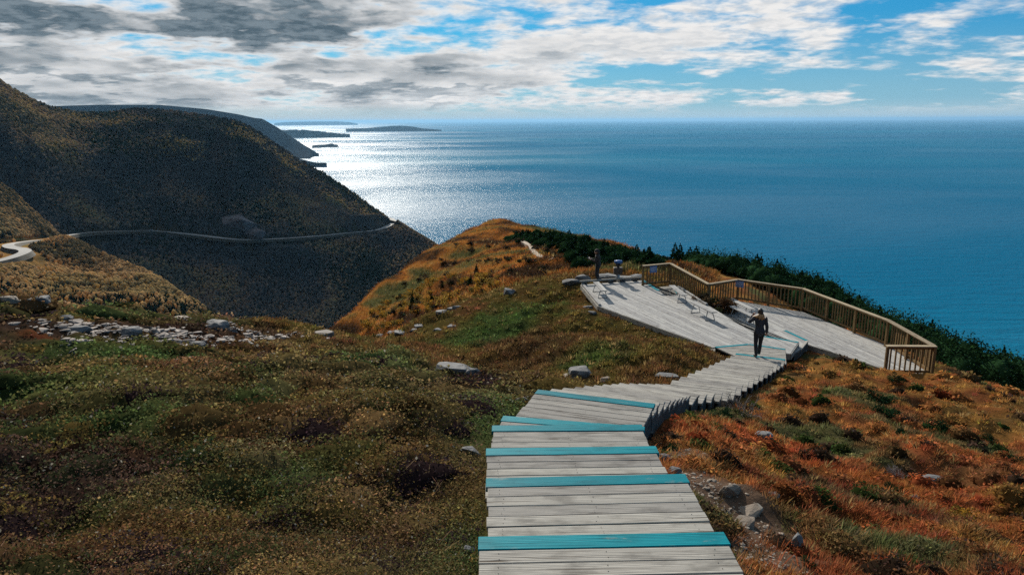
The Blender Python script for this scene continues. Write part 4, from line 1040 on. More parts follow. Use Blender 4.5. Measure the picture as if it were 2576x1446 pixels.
# the person at the far side of the deck
pf = at_z(1503.5, 711, DECK_Z)
JM = dict(pelvis=(0, 0, .90), chest=(.01, .02, 1.25), neck=(-.01, .04, 1.44), head=(-.03, .06, 1.56),
          shL=(-.17, .03, 1.37), elL=(-.21, .10, 1.10), wrL=(-.10, .30, 1.18), hdL=(.4, .7, .2), pnL=(.8, 0, .5),
          shR=(.17, .02, 1.37), elR=(.21, .09, 1.10), wrR=(.09, .30, 1.18), hdR=(-.4, .7, .2), pnR=(-.8, 0, .5),
          hpL=(-.09, 0, .87), knL=(-.10, .05, .47), akL=(-.10, -.02, .085), toL=(-.11, .15, .035),
          hpR=(.09, 0, .87), knR=(.10, .03, .47), akR=(.11, -.03, .085), toR=(.13, .14, .035))
def hatM(root, hc, hr):
    def f(bm): ell(bm, hc + hr @ Vector((0, -.008, .045)), (.090, .106, .095), hr)
    mesh_from('knit_cap', f, M_black, root)
    def h2(bm): ell(bm, hc + hr @ Vector((0, -.045, -.02)), (.082, .07, .09), hr)
    mesh_from('hair', h2, M_hairdk, root)
manp = person(JM, pf, R_(78), 'person in dark coat and knit cap standing side-on behind the far left bench', M_brown, M_black, R_(6), True, None, .8, .8, hatM); manp.scale = (1.22, 1.22, 1.06)
cm = tag(empty('camera', (0, 0, 0)), 'small pale camera held in the hands of the standing person', 'camera')
rm_ = Matrix.Translation(pf) @ Matrix.Rotation(R_(78), 4, 'Z') @ Matrix.Diagonal((1.22, 1.22, 1.06, 1))
m_ = MB(); m_.beam((-.055, .385, 1.22), (.055, .385, 1.22), .05, .075); o = m_.build('housing', simple('pale_plastic', (.55, .53, .5), .4), cm); cm.matrix_world = rm_
m_ = MB(); m_.tube([(0, .41, 1.22), (0, .47, 1.22)], .03, 10); m_.build('lens', M_dark, cm)

# ------------------------------------------------------------------ the car on the road
ci = np.argmin(np.abs(np.array([CX + FPX * Vector(p).dot(rt) / Vector(p).dot(fw) for p in road_c]) - 383))
cp = Vector(road_c[ci]); cd = Vector(road_c[ci + 1] - road_c[ci - 1]).normalized()
car = tag(empty('car', cp + Vector((0, 0, .62)), math.atan2(cd.y, cd.x)), 'tiny white car driving on the mountain road', 'car')
M_carw = simple('white_car_paint', (.75, .76, .78), .25, var=.03); M_glass = simple('car_glass', (.02, .025, .03), .1, var=.05); M_tyre = simple('tyre_rubber', (.015, .015, .015), .8)
m_ = MB(); m_.poly_prism([(-2.2, -.88), (2.2, -.82), (2.3, 0), (2.2, .82), (-2.2, .88)], .3, .85); m_.build('body', M_carw, car, bevel=.08)
bmc = bmesh.new(); bmesh.ops.create_cube(bmc, size=1, matrix=Matrix.Translation((-.3, 0, 1.13)) @ Matrix.Diagonal((2.7, 1.5, .55, 1)))
for v in bmc.verts:
    if v.co.z > 1.2: v.co.x = -.45 + (v.co.x + .3) * .68; v.co.y *= .82
me = bpy.data.meshes.new('cabin'); bmc.to_mesh(me); bmc.free(); link('cabin', me, M_glass, car)
m_ = MB(); m_.poly_prism([(-1.35, -.6), (.45, -.6), (.45, .6), (-1.35, .6)], 1.408, 1.45); m_.build('roof', M_carw, car)
for x_ in (-1.35, 1.4):
    for y_ in (-.8, .8):
        m_ = MB(); m_.tube([(x_, y_ - .11, .32), (x_, y_ + .11, .32)], .33, 14); m_.build('wheel', M_tyre, car)

# ------------------------------------------------------------------ rocks
def rock_mesh(name, dims, seed, n=22, bev=.06, sub=True, flat=.0):
    rnd = random.Random(seed); bm = bmesh.new()
    for k in range(n):
        v = Vector((rnd.gauss(0, 1), rnd.gauss(0, 1), rnd.gauss(0, 1))).normalized() * rnd.uniform(.82, 1.0)
        v = Vector((max(-.8, min(.8, v.x)) * 1.15, max(-.8, min(.8, v.y)) * 1.15, max(-.72, min(.62, v.z)) * 1.3))
        bm.verts.new((v.x * dims[0], v.y * dims[1], v.z * dims[2]))
    r = bmesh.ops.convex_hull(bm, input=bm.verts)
    bmesh.ops.delete(bm, geom=[e for e in r['geom_interior'] if isinstance(e, bmesh.types.BMVert)], context='VERTS')
    for v in [v for v in bm.verts if not v.link_faces]: bm.verts.remove(v)
    try: bmesh.ops.bevel(bm, geom=bm.edges[:], offset=bev * min(dims), segments=1, affect='EDGES')
    except Exception: pass
    if sub:
        bmesh.ops.triangulate(bm, faces=bm.faces[:])
        bmesh.ops.subdivide_edges(bm, edges=bm.edges[:], cuts=2, use_grid_fill=True)
        m0 = max(dims)
        for v in bm.verts:
            q = v.co / m0
            k = float(fbm(np.array([q.x * 3 + q.z * 2 + seed]), np.array([q.y * 3 - q.z * 1.5]), 7, 3)[0]) - .5
            v.co += v.co.normalized() * (k * .22 * min(dims))
    bm.normal_update()
    me = bpy.data.meshes.new(name); bm.to_mesh(me); bm.free(); return me
rock_n = [0]
def rock(px, py, wpx, hpx, label, m=M_rock, name='boulder', dep=.8, rz=None, tilt=0.0, sink=.45, seed=None, group=None):
    p = hit(px, py); dz = p.dot(fw); a = wpx / FPX * dz / 2; h = hpx / FPX * dz
    rock_n[0] += 1
    o = link(name, rock_mesh(name, (a / .92, a * dep / .92, h * .62), 100 + (seed or rock_n[0])), m)
    o.location = p + Vector((0, a * dep * .5, h * (.5 - sink) * .7)); o.rotation_euler = (0, tilt, random.uniform(-.5, .5) if rz is None else rz)
    return tag(o, label, 'rock', group)
rock(540, 830, 62, 36, 'large pale grey boulder on the heath crest, broadest on the left', dep=1.0)
rock(574, 838, 40, 26, 'pale boulder tucked against the right of the large crest boulder')
rock(455, 806, 50, 16, 'low pink grey slab lying behind the crest boulder', M_rocktan)
rock(97, 768, 58, 40, 'angular grey boulder standing at the left heath edge', dep=.7)
rock(55, 763, 46, 22, 'flat pinkish slab beside the angular grey boulder', M_rocktan, 'slab')
rock(14, 760, 52, 26, 'pale slab at the very left of the heath edge', M_rocktan, 'slab')
rock(6, 738, 36, 52, 'tall grey rock rising at the left picture edge', sink=.2)
rock(165, 803, 30, 16, 'small pale stone above the rubble, under the angular boulder')
rock(195, 832, 62, 20, 'small dark flat slab at the left end of the rubble strip', name='slab')
rock(325, 838, 52, 22, 'dark edged slab lying across the rubble strip', name='slab')
rock(495, 872, 42, 20, 'dark grey rounded stone below the rubble strip')
rock(815, 846, 60, 16, 'low pale slab at the right end of the rubble strip', M_rubble, 'slab')
rock(1140, 935, 96, 26, 'long low grey boulder half sunk in the heath left of the stairs', dep=.6)
rock(1190, 945, 40, 30, 'rounded grey boulder at the right end of the long low boulder')
rock(1462, 944, 62, 36, 'dark grey block beside the stairs with a pale stone in front', dep=.9)
rock(1437, 951, 58, 12, 'thin pale slab lying in front of the dark grey block', M_rocktan, 'slab')
rock(1527, 958, 34, 12, 'small tan slab near the stair edge right of the dark block', M_rocktan, 'slab')
rock(1680, 952, 60, 12, 'flat grey stone beside the middle flight of stairs', name='slab')
rock(1310, 1012, 36, 18, 'pale flat stone against the left edge of the top angled tread', M_rocktan)
rock(1180, 1140, 66, 24, 'long grey stone touching the left side of the teal steps', dep=.5)
rock(1183, 1388, 36, 26, 'pale grey stone by the bottom left stair edge')
rock(1283, 737, 34, 20, 'pale grey boulder on the knoll crest below the orange ridge', dep=1)
rock(1925, 1102, 52, 28, 'blue grey rounded boulder in the red heath right of the stairs', dep=.8)
rock(1838, 1245, 62, 52, 'tan angular block standing beside the boardwalk', M_rocktan, dep=.6, rz=.5, tilt=.5)
rock(1888, 1296, 74, 20, 'long tan slab tilted below the tan angular block', M_rocktan, 'slab', rz=.5, tilt=-.25)
rock(1826, 1292, 30, 22, 'small tan stone left of the tilted slab', M_rocktan)
rock(1880, 1325, 66, 30, 'pinkish grey slab under the tilted tan slab', M_rocktan, 'slab')
rock(1792, 1320, 34, 26, 'grey boulder hard against the right edge of the boardwalk')
rock(1697, 1190, 40, 24, 'blue grey stone beside the right end of a teal step')
rock(1668, 1160, 46, 24, 'grey stone beside the upper right teal step')
rock(2010, 1385, 34, 60, 'pointed grey stone standing upright in the red heath', sink=.2)
rock(1950, 1255, 40, 26, 'weathered grey stone surrounded by red leaves')
rock(2350, 1215, 70, 26, 'dark low stone among the red heath at the right', dep=.6)
rock(2305, 1255, 24, 14, 'small pale stone below the dark low stone')
rock(1600, 1035, 22, 10, 'small stone beside the teal angled tread', M_rocktan)
for k, (px, py, w_, h_) in enumerate(((960, 848, 44, 18), (1010, 840, 60, 24), (1055, 822, 40, 16), (1110, 786, 40, 20), (1135, 778, 30, 14), (1150, 775, 34, 22), (1040, 832, 34, 14), (985, 838, 36, 14), (1100, 832, 36, 20), (1140, 822, 40, 14))):
    rock(px, py, w_ * .75, h_ * .7, 'grey lichened rock in the outcrop line along the knoll crest', group='rocks of the outcrop along the knoll crest', dep=.9, sink=.75, seed=300 + k)
for k, (px, py, w_, h_) in enumerate(((1440, 716, 50, 22), (1470, 706, 44, 22), (1530, 700, 60, 16), (1570, 704, 50, 14), (1480, 775, 26, 10), (1490, 790, 24, 12), (1600, 700, 40, 14))):
    rock(px, py, w_, h_, ('dark grey rock behind the far left corner of the main deck', 'dark grey rock directly behind the standing person', 'low dark rock between the standing person and the telescope', 'low dark rock at the foot of the telescope', 'small stone under the left edge of the main deck', 'lower small stone beside the left deck edge', 'dark rock between telescope and upper railing')[k], dep=.7, seed=340 + k)
# rubble: uncountable small stones
def rubble(name, spots, n, smin, smax, m, label, seed):
    rs = np.random.RandomState(seed); base = [rock_mesh('q', (1, 1, .5), 500 + k, 14, .05, False) for k in range(8)]
    BV = []; BF = []
    for me in base:
        bm = bmesh.new(); bm.from_mesh(me); bmesh.ops.triangulate(bm, faces=bm.faces[:]); bm.verts.ensure_lookup_table()
        BV.append(np.array([v.co[:] for v in bm.verts])); BF.append(np.array([[v.index for v in f.verts] for f in bm.faces])); bm.free()
    V = []; F = []; nv = 0
    tot = sum(q[2] for q in spots)
    for (px, py, rx, ry) in spots:
        per = int(n * rx / tot * (.4 if py > 860 and 'strip' in label else 1))
        P = hit(px, py); dz = P.dot(fw)
        xs = P.x + rs.normal(0, .5, per) * rx / FPX * dz; ys = P.y + rs.normal(0, .5, per) * ry
        zs = ground_z(xs, ys)
        for x, y, z in zip(xs, ys, zs):
            s = smin * (smax / smin) ** (rs.rand() ** 2); k = rs.randint(8); a = rs.rand() * 6.28; tl = rs.normal(0, .25)
            v = BV[k] * np.array([s, s * rs.uniform(.5, 1), s * rs.uniform(.3, .65)])
            v = np.c_[v[:, 0], v[:, 1] * math.cos(tl) - v[:, 2] * math.sin(tl), v[:, 1] * math.sin(tl) + v[:, 2] * math.cos(tl)]
            v = np.c_[v[:, 0] * math.cos(a) - v[:, 1] * math.sin(a), v[:, 0] * math.sin(a) + v[:, 1] * math.cos(a), v[:, 2]] + np.array([x, y, z + s * .12])
            V.append(v); F.append(BF[k] + nv); nv += len(v)
    me = bulk_mesh(name, np.concatenate(V), np.concatenate(F).ravel(), 3, m)
    return tag(link(name, me), label, 'rubble', kind='stuff')
rubble('stone_rubble', [(200, 825, 90, 1.6), (260, 830, 120, 1.3), (330, 835, 130, 1.3), (400, 842, 120, 1.0), (470, 848, 110, .9), (550, 852, 120, .7), (640, 850, 120, .7), (690, 850, 60, .6), (185, 866, 60, .8)], 1100, .05, .20, M_rubble, 'strip of pale broken stones across the left heath', 5)
rubble('path_gravel', [(1720, 1160, 70, .6), (1770, 1215, 90, .5), (1800, 1260, 110, .5), (1840, 1300, 120, .4), (1870, 1360, 110, .4), (1910, 1420, 120, .35), (1690, 1120, 60, .5)], 650, .010, .042, M_rocktan, 'tan gravel and chips beside the boardwalk', 6)

# ------------------------------------------------------------------ low plants: many small leaves and blades
EXCL = [(MP, .05), (LP_, .05), (lp, .05)]
def plant_ok(x, y):
    ok = stair_dist(x, y) > .90
    for P, d in EXCL: ok &= ~in_poly(x, y, P)
    return ok
def sample(n, r0, r1, a0, a1, pw, rs):
    s = rs.uniform(r1 ** -pw, r0 ** -pw, n); r = s ** (-1 / pw); a = np.radians(rs.uniform(a0, a1, n))
    return r * np.sin(a), r * np.cos(a), r
def leaves(name, x, y, z, size, col, rs, label, cat, upb=.5, m=M_leaf):
    n = len(x)
    nm = rs.normal(0, 1, (n, 3)); nm[:, 2] = np.abs(nm[:, 2]) + upb; nm /= np.linalg.norm(nm, axis=1)[:, None]
    t = np.cross(nm, rs.normal(0, 1, (n, 3))); t /= np.linalg.norm(t, axis=1)[:, None] + 1e-9; b = np.cross(nm, t)
    P = np.c_[x, y, z]; s = size[:, None]; el = rs.uniform(.45, .75, n)[:, None]
    V = np.stack([P - t * s, P - b * s * el, P + t * s, P + b * s * el], 1).reshape(-1, 3)
    L = np.arange(4 * n); me = bulk_mesh(name, V, L, 4, m, np.repeat(col, 4, 0))
    return tag(link(name, me), label, cat, kind='stuff')
def blades(name, x, y, z, hgt, wid, col, rs, label, cat, lean=.5, m=M_leaf, wind=(.15, -.05)):
    n = len(x); a = rs.uniform(0, 6.283, n); P = np.c_[x, y, z]
    tip = np.c_[rs.normal(wind[0], lean, n) * hgt, rs.normal(wind[1], lean, n) * hgt, hgt]
    sd = np.c_[np.cos(a), np.sin(a), np.zeros(n)] * wid[:, None]
    V = np.stack([P - sd, P + sd, P + tip * .62 + sd * .6 + np.c_[0 * hgt, 0 * hgt, hgt * .06], P + tip], 1)
    V = np.stack([V[:, 0], V[:, 1], V[:, 2], V[:, 3]], 1).reshape(-1, 3)
    me = bulk_mesh(name, V, np.arange(4 * n), 4, m, np.repeat(col, 4, 0)); return tag(link(name, me), label, cat, kind='stuff')
rs = np.random.RandomState(11)
def shade_jit(col, n, s=.35):
    k = np.clip(rs.normal(1, s, n), .35, 2.2)[:, None]; h_ = rs.normal(0, .10, (n, 3)); return np.clip(col * k * (1 + h_), .004, .8)
# heath: cushions of small leaved shrubs, each with its own colour
def cushions(name, x, y, r, rad, hgt, col, total, lsz, rs, label, cat, m=M_leaf, pale=0.0, fill=.35, core=.84, cdark=.5, over=1.05):
    n = len(x); w_ = (rad / r) ** 2.0; w_ /= w_.sum(); cnt = np.maximum(6, (w_ * total)).astype(int); k = np.repeat(np.arange(n), cnt); N = len(k)
    a = rs.uniform(0, 6.2832, N); u = np.sqrt(rs.rand(N)) * over; bump = 1 + .25 * np.sin(a * 3 + k) * u
    px_ = x[k] + np.cos(a) * u * rad[k] * bump; py_ = y[k] + np.sin(a) * u * rad[k] * bump
    top = hgt[k] * np.sqrt(np.clip(1 - (u / (over + .01)) ** 2, 0, 1)); z = ground_z(x, y)[k] * .35 + ground_z(px_, py_) * .65 - .03 + top * (fill + (1 - fill) * rs.rand(N) ** .4)
    ok = stair_dist(px_, py_) > .90; px_, py_, z, k = px_[ok], py_[ok], z[ok], k[ok]; N = len(k)
    c = np.clip(col[k] * np.clip(rs.normal(1, .30, N), .35, 2.2)[:, None] * (1 + rs.normal(0, .08, (N, 3))), .003, .8)
    if pale: q = rs.rand(N) < pale; c[q] = np.array([.34, .32, .26]) * rs.uniform(.6, 1.2, (q.sum(), 1))  # sun glints painted as a few pale leaves
    o = leaves(name, px_, py_, z, np.clip(lsz * np.hypot(px_, py_) * rs.uniform(.6, 1.5, N), .006, .08), c, rs, label, cat, .35, m)
    # opaque dome added under every cushion's leaves, its dark interior shade in the colour
    sg = 10; us = (1.0, .82, .55, .2); zg = ground_z(x, y); VV = []; CC = []
    for u_ in us:
        for q in range(sg):
            a_ = q * 6.2832 / sg + n * 0; bmp = 1 + .25 * np.sin(a_ * 3 + np.arange(n)) * u_; jx = rs.uniform(.85, 1.1, n)
            X_ = x + math.cos(a_) * u_ * rad * bmp * jx * .95; Y_ = y + math.sin(a_) * u_ * rad * bmp * jx * .95
            VV.append(np.c_[X_, Y_, zg * .35 + ground_z(X_, Y_) * .65 - .05 + hgt * core * np.sqrt(max(0, 1 - (u_ / 1.06) ** 2)) * rs.uniform(.8, 1.08, n)])
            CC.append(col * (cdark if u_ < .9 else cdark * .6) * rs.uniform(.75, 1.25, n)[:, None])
    VV = np.stack(VV, 1).reshape(-1, 3); CC = np.clip(np.stack(CC, 1).reshape(-1, 3), .003, .8); nv = sg * len(us); base = np.arange(n)[:, None] * nv
    fq = [[l_ * sg + q, l_ * sg + (q + 1) % sg, (l_ + 1) * sg + (q + 1) % sg, (l_ + 1) * sg + q] for l_ in range(len(us) - 1) for q in range(sg)]
    e = (len(us) - 1) * sg; fq += [[e, e + 1, e + 2, e + 3], [e, e + 3, e + 4, e + 5], [e, e + 5, e + 6, e + 7], [e, e + 7, e + 8, e + 9]]
    Lq = (base[:, :, None] + np.array(fq)[None]).reshape(-1)
    ok = stair_dist(x, y) > .9 + rad * .8; Lq = (base[ok][:, :, None] + np.array(fq)[None]).reshape(-1)
    ob = o.data; n0 = len(ob.vertices); v0 = np.empty(n0 * 3, np.float32); ob.vertices.foreach_get('co', v0); c0 = np.empty(n0 * 4, np.float32); ob.attributes['tint'].data.foreach_get('color', c0)
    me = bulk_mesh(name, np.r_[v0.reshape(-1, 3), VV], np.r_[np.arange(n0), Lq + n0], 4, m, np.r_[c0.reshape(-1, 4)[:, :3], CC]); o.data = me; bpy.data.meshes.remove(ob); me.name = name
    return o
x, y, r = sample(5200, 2.0, 44, -48, 46, .22, rs)
l, k, rg, h = zone_weights(x, y); keep = (rs.rand(len(x)) < np.clip(l * 1.2 - .1, 0, 1)) & plant_ok(x, y)
for px, py in ((150, 815), (200, 825), (260, 830), (330, 835), (400, 842), (470, 848), (550, 852), (640, 850), (690, 850), (185, 866)):
    q = hit(px, py); keep &= (np.hypot((x - q.x), (y - q.y) * .8) > 1.3) | (rs.rand(len(x)) < .25)
x, y, r = x[keep], y[keep], r[keep]; n = len(x)
rad = (.16 + .42 * rs.rand(n) ** 1.6) * np.clip(.6 + r * .03, .65, 1.5); hgt = rad * rs.uniform(.30, .70, n) * (.3 + .7 * sst(stair_dist(x, y), .9, 1.8)); col = plant_color(x, y) * np.clip(rs.normal(1.1, .42, n), .4, 2.2)[:, None]
kind = rs.rand(n); col[kind < .16] = col[kind < .16] * .5 + np.array([.022, .045, .016]); col[(kind > .16) & (kind < .26)] = np.array([.05, .032, .034]); col[(kind > .26) & (kind < .36)] = np.array([.19, .135, .045])
cushions('heath_plants', x, y, r, rad, hgt, col, 1150000, .00195, rs, 'low dark heath shrubs with small leaves covering the left slope', 'heath', M_leaf, .014, .30, .66, .52, 1.3)
# thin carpet between the cushions
x, y, r = sample(90000, 2.2, 46, -48, 46, .35, rs)
l, k, rg, h = zone_weights(x, y); keep = (rs.rand(len(x)) < l) & plant_ok(x, y); x, y, r = x[keep], y[keep], r[keep]; n = len(x)
leaves('moss_carpet', x, y, ground_z(x, y) + rs.uniform(0, .05, n), np.clip(.002 * r * rs.uniform(.6, 1.5, n), .007, .08), shade_jit(plant_color(x, y) * .6, n, .3), rs, 'mossy creeping carpet between the heath shrubs', 'moss')
# twiggy upright stems through the heath
x, y, r = sample(16000, 2.2, 32, -46, 46, .35, rs)
l, k, rg, h = zone_weights(x, y); keep = (rs.rand(len(x)) < l) & plant_ok(x, y); x, y, r = x[keep], y[keep], r[keep]; n = len(x)
c = shade_jit(plant_color(x, y) * .5 + np.array([.055, .04, .03]), n)
blades('heath_twigs', x, y, ground_z(x, y), rs.uniform(.04, .15, n), np.clip(.00035 * r, .001, .02), c, rs, 'thin brown twigs standing in the left heath', 'heath twigs', .6)
# tussock grass: blades fanning out of tuft centres
def tussocks(name, x, y, r, per, h0, h1, wid, rs, label, cat, spread=.06, straw=.1, jit=.3):
    n = len(x); hh = rs.uniform(h0, h1, n) * (.6 + .7 * pillow(x, y)); col = shade_jit(plant_color(x, y), n, jit); sr = rs.rand(n) < straw; col[sr] = np.array([.42, .29, .12]) * rs.uniform(.6, 1.1, (sr.sum(), 1))
    z0 = ground_z(x, y) - .02; k = np.repeat(np.arange(n), per); N = len(k); a = rs.uniform(0, 6.2832, N); u = rs.rand(N) ** .6; sp = spread * (1 + .02 * r[k])
    bx = x[k] + np.cos(a) * u * sp; by = y[k] + np.sin(a) * u * sp; H = hh[k] * rs.uniform(.55, 1.2, N); P = np.c_[bx, by, z0[k]]
    ln = (.15 + .75 * u) * rs.uniform(.4, 1.2, N); tip = np.c_[np.cos(a) * ln * H + .10 * H, np.sin(a) * ln * H, H * np.clip(1.05 - .35 * ln, .3, 1)]
    wd = np.clip(wid * r[k], .0018, .03); b = a + 1.57 + rs.normal(0, .5, N); sd = np.c_[np.cos(b), np.sin(b), 0 * b] * wd[:, None]
    V = np.stack([P - sd, P + sd, P + tip * .55 + sd * .8 + np.c_[0 * H, 0 * H, H * .10], P + tip], 1).reshape(-1, 3)
    c = np.clip(col[k] * np.clip(rs.normal(1, .22, N), .4, 1.8)[:, None], .003, .8)
    me = bulk_mesh(name, V, np.arange(4 * N), 4, M_leaf, np.repeat(c, 4, 0)); return tag(link(name, me), label, cat, kind='stuff')
x, y, r = sample(44000, 2.2, 44, -5, 52, .30, rs)
l, k, rg, h = zone_weights(x, y); keep = (rs.rand(len(x)) < rg) & plant_ok(x, y)
for P in P0: keep &= (np.hypot(x - P.x, y - P.y) > .45) | (rs.rand(len(x)) < .12)
x, y, r = x[keep], y[keep], r[keep]
tussocks('autumn_grass', x, y, r, 20, .035, .12, .00045, rs, 'orange and gold autumn grass on the slope right of the stairs', 'grass')
x, y, r = sample(9000, 2.2, 36, -5, 52, .25, rs)
l, k, rg, h = zone_weights(x, y); pc = plant_color(x, y); redness = sst(pc[:, 0] / (pc[:, 1] + .01), 2.6, 5.0)
keep = (rs.rand(len(x)) < rg * (.22 + .6 * redness)) & plant_ok(x, y)
for P in P0: keep &= (np.hypot(x - P.x, y - P.y) > .4)
x, y, r, pc, redness = x[keep], y[keep], r[keep], pc[keep], redness[keep]; n = len(x); rad = rs.uniform(.08, .24, n) * np.clip(.7 + r * .03, .7, 1.6)
kind = rs.rand(n); col = pc * np.clip(rs.normal(1, .3, n), .5, 1.7)[:, None]; q = kind < .22 * redness + .03; col[q] = np.array([.25, .055, .022]) * rs.uniform(.6, 1.3, (q.sum(), 1)); q = (kind > .45) & (kind < .66); col[q] = np.array([.07, .045, .03]); q = (kind > .66) & (kind < .80); col[q] = np.array([.05, .075, .022])
cushions('red_heath', x, y, r, rad, rad * rs.uniform(.6, 1.1, n), col, 170000, .0021, rs, 'red and brown low bushes scattered through the autumn grass', 'heath')
x, y, r = sample(24000, 11, 52, -24, 22, .5, rs)
l, k, rg, h = zone_weights(x, y); keep = (rs.rand(len(x)) < k) & plant_ok(x, y); x, y, r = x[keep], y[keep], r[keep]
tussocks('knoll_grass', x, y, r, 13, .05, .15, .0007, rs, 'short brown and green grass on the knoll below the deck', 'grass', .10, .04)
x, y, r = sample(60000, 42, 200, -28, 16, .12, rs)
keep = (x - y * .16 < 10) & plant_ok(x, y); x, y, r = x[keep], y[keep], r[keep]
tussocks('ridge_grass', x, y, r, 7, .15, .40, .0010, rs, 'orange gold grass covering the ridge beyond the deck', 'grass', .12, .05)

# ------------------------------------------------------------------ trees and bushes
def spruce_mesh(name, seed, h=1.0, layers=13, per=8):
    r_ = random.Random(seed); V = []; F = []; Cc = []
    def tri(a, b, c, d, col):
        k = len(V); V.extend([a, b, c, d]); F.extend([k, k + 1, k + 2, k + 3]); Cc.extend([col] * 4)
    lopa = r_.uniform(0, 6.28); lop = r_.uniform(.1, .45)
    for li in range(layers):
        f = li / (layers - 1); z = h * (.06 + .90 * f); R = h * (.25 * (1 - f) ** .85 + .018) * r_.uniform(.8, 1.15)
        m = max(4, int(per * (1 - .45 * f)))
        for k in range(m):
            a = 6.283 * k / m + r_.uniform(-.3, .3) + li; rr_ = R * r_.uniform(.7, 1.2); rr_ *= 1 - lop * max(0, math.cos(a - lopa)); w_ = rr_ * r_.uniform(.30, .46)
            if r_.random() < .13: continue
            d = Vector((math.cos(a), math.sin(a), 0)); s = Vector((-d.y, d.x, 0)); dr = r_.uniform(.10, .32) * rr_
            col = (lambda q: (.013 * q, .036 * q, .016 * q))(r_.uniform(.55, 1.6))
            b = Vector((0, 0, z)); e = d * rr_ + Vector((0, 0, z - dr)); mid = d * rr_ * .55 + Vector((0, 0, z - dr * .25))
            tri(b, mid + s * w_ - Vector((0, 0, .03 * h)), e, mid - s * w_ - Vector((0, 0, .03 * h)), col)
            tri(b, mid + Vector((0, 0, .035 * h)), e, mid - Vector((0, 0, .075 * h)), tuple(c_ * .8 for c_ in col))
    for k in range(4):
        a = k * 1.57; s = Vector((math.cos(a), math.sin(a), 0)) * .012 * h
        tri(Vector((0, 0, h * .9)) - s, Vector((0, 0, h * .86)) + s, Vector((0, 0, h)) + s * .3, Vector((0, 0, h * 1.03)), (.015, .04, .018))
        s = Vector((math.cos(a), math.sin(a), 0)) * .014 * h
        tri(-s, s, s * .4 + Vector((0, 0, h * .7)), -s * .4 + Vector((0, 0, h * .7)), (.05, .035, .025))
    return bulk_mesh(name, np.array([tuple(v) for v in V]), np.array(F), 4, M_needle, np.array(Cc))
def bush_mesh(name, seed, cols, n=420, dims=(1, 1, .7), leaf=.07, clumps=9):
    q = np.random.RandomState(seed); cc = q.normal(0, .45, (clumps, 3)); cc[:, 2] = np.abs(cc[:, 2]) * .9 + .25; cr = q.uniform(.28, .5, clumps)
    k = q.randint(clumps, size=n); d = q.normal(0, 1, (n, 3)); d /= np.linalg.norm(d, axis=1)[:, None]
    P = cc[k] + d * (cr[k] * q.uniform(.55, 1.0, n))[:, None]; P[:, 2] = np.maximum(P[:, 2], .02); P *= np.array(dims)
    nm = d + q.normal(0, .5, (n, 3)); nm /= np.linalg.norm(nm, axis=1)[:, None]; t = np.cross(nm, q.normal(0, 1, (n, 3))); t /= np.linalg.norm(t, axis=1)[:, None]; b = np.cross(nm, t)
    s = leaf * q.uniform(.6, 1.4, n)[:, None]
    V = np.stack([P - t * s, P - b * s * .6, P + t * s, P + b * s * .6], 1).reshape(-1, 3)
    cl = np.array(cols)[q.randint(len(cols), size=clumps)][k] * np.clip(q.normal(1, .3, n), .4, 1.9)[:, None]
    return bulk_mesh(name, V, np.arange(4 * n), 4, M_leaf, np.repeat(cl, 4, 0))
SPR = [spruce_mesh('spruce_tree', 40 + k, 1.0, 11 + k % 3 * 3, 8 + k % 2 * 2) for k in range(8)]
rt_ = random.Random(3)
def plant(me, name, x, y, sc, label, cat, group=None, sz=None, sink=.05):
    o = bpy.data.objects.new(name, me); C.objects.link(o); z = gz1(x, y)
    o.location = (x, y, z - sink * sc); o.rotation_euler = (rt_.uniform(-.05, .05), rt_.uniform(-.05, .05), rt_.uniform(0, 6.28)); o.scale = (sc * (sz or 1), sc * (sz or 1), sc)
    return tag(o, label, cat, group)
# spruce belt beyond the railing: rows along the edge of the slope
edge = belt
cnt = 0
for s in range(2600):
    f = rt_.random() * (len(edge) - 1.001); i = int(f); a, b = edge[i], edge[i + 1]; t = f - i
    ex, ey = a[0] + (b[0] - a[0]) * t, a[1] + (b[1] - a[1]) * t; nx, ny = (b[1] - a[1]), -(b[0] - a[0]); L = math.hypot(nx, ny); nx, ny = nx / L, ny / L
    if nx * ex + ny * ey < 0: nx, ny = -nx, -ny
    off = rt_.uniform(-3.0, 4.5); x_, y_ = ex + nx * off, ey + ny * off
    if s == 0: placed = []
    if any((x_ - q[0]) ** 2 + (y_ - q[1]) ** 2 < 1.0 + .012 * y_ for q in placed): continue
    if poly_dist(np.array([x_]), np.array([y_]), LP_)[0] < 1.2: continue
    placed.append((x_, y_)); hgt_ = rt_.uniform(1.3, 2.7)
    plant(SPR[cnt % 8], 'spruce_tree', x_, y_, hgt_, 'dark green spruce in the dense belt below the long railing', 'spruce', 'spruces of the belt below the long railing', 2.1)
    cnt += 1
    if cnt >= 285: break
print('belt spruces', cnt)
# dark scrub under and between the belt spruces
rs = np.random.RandomState(31); bx = []; B_ = np.array(belt); f = rs.uniform(0, len(belt) - 1.001, 2600); i0 = f.astype(int); c0 = B_[i0] + (B_[i0 + 1] - B_[i0]) * (f - i0)[:, None]
c0 = c0 * (1 + rs.uniform(-.10, .14, 2600))[:, None]; x, y = c0[:, 0], c0[:, 1]; keep = poly_dist(x, y, LP_) > 1.5; x, y = x[keep], y[keep]; n = len(x); rad = rs.uniform(.7, 1.4, n)
cushions('spruce_scrub', x, y, np.hypot(x, y), rad, rad * rs.uniform(1.0, 2.2, n), np.array([.018, .045, .018]) * rs.uniform(.6, 1.7, (n, 1)), 230000, .0024, rs, 'dark green low scrub filling the gaps of the spruce belt', 'scrub', M_needle, 0, .35, .68, .7, 1.25)
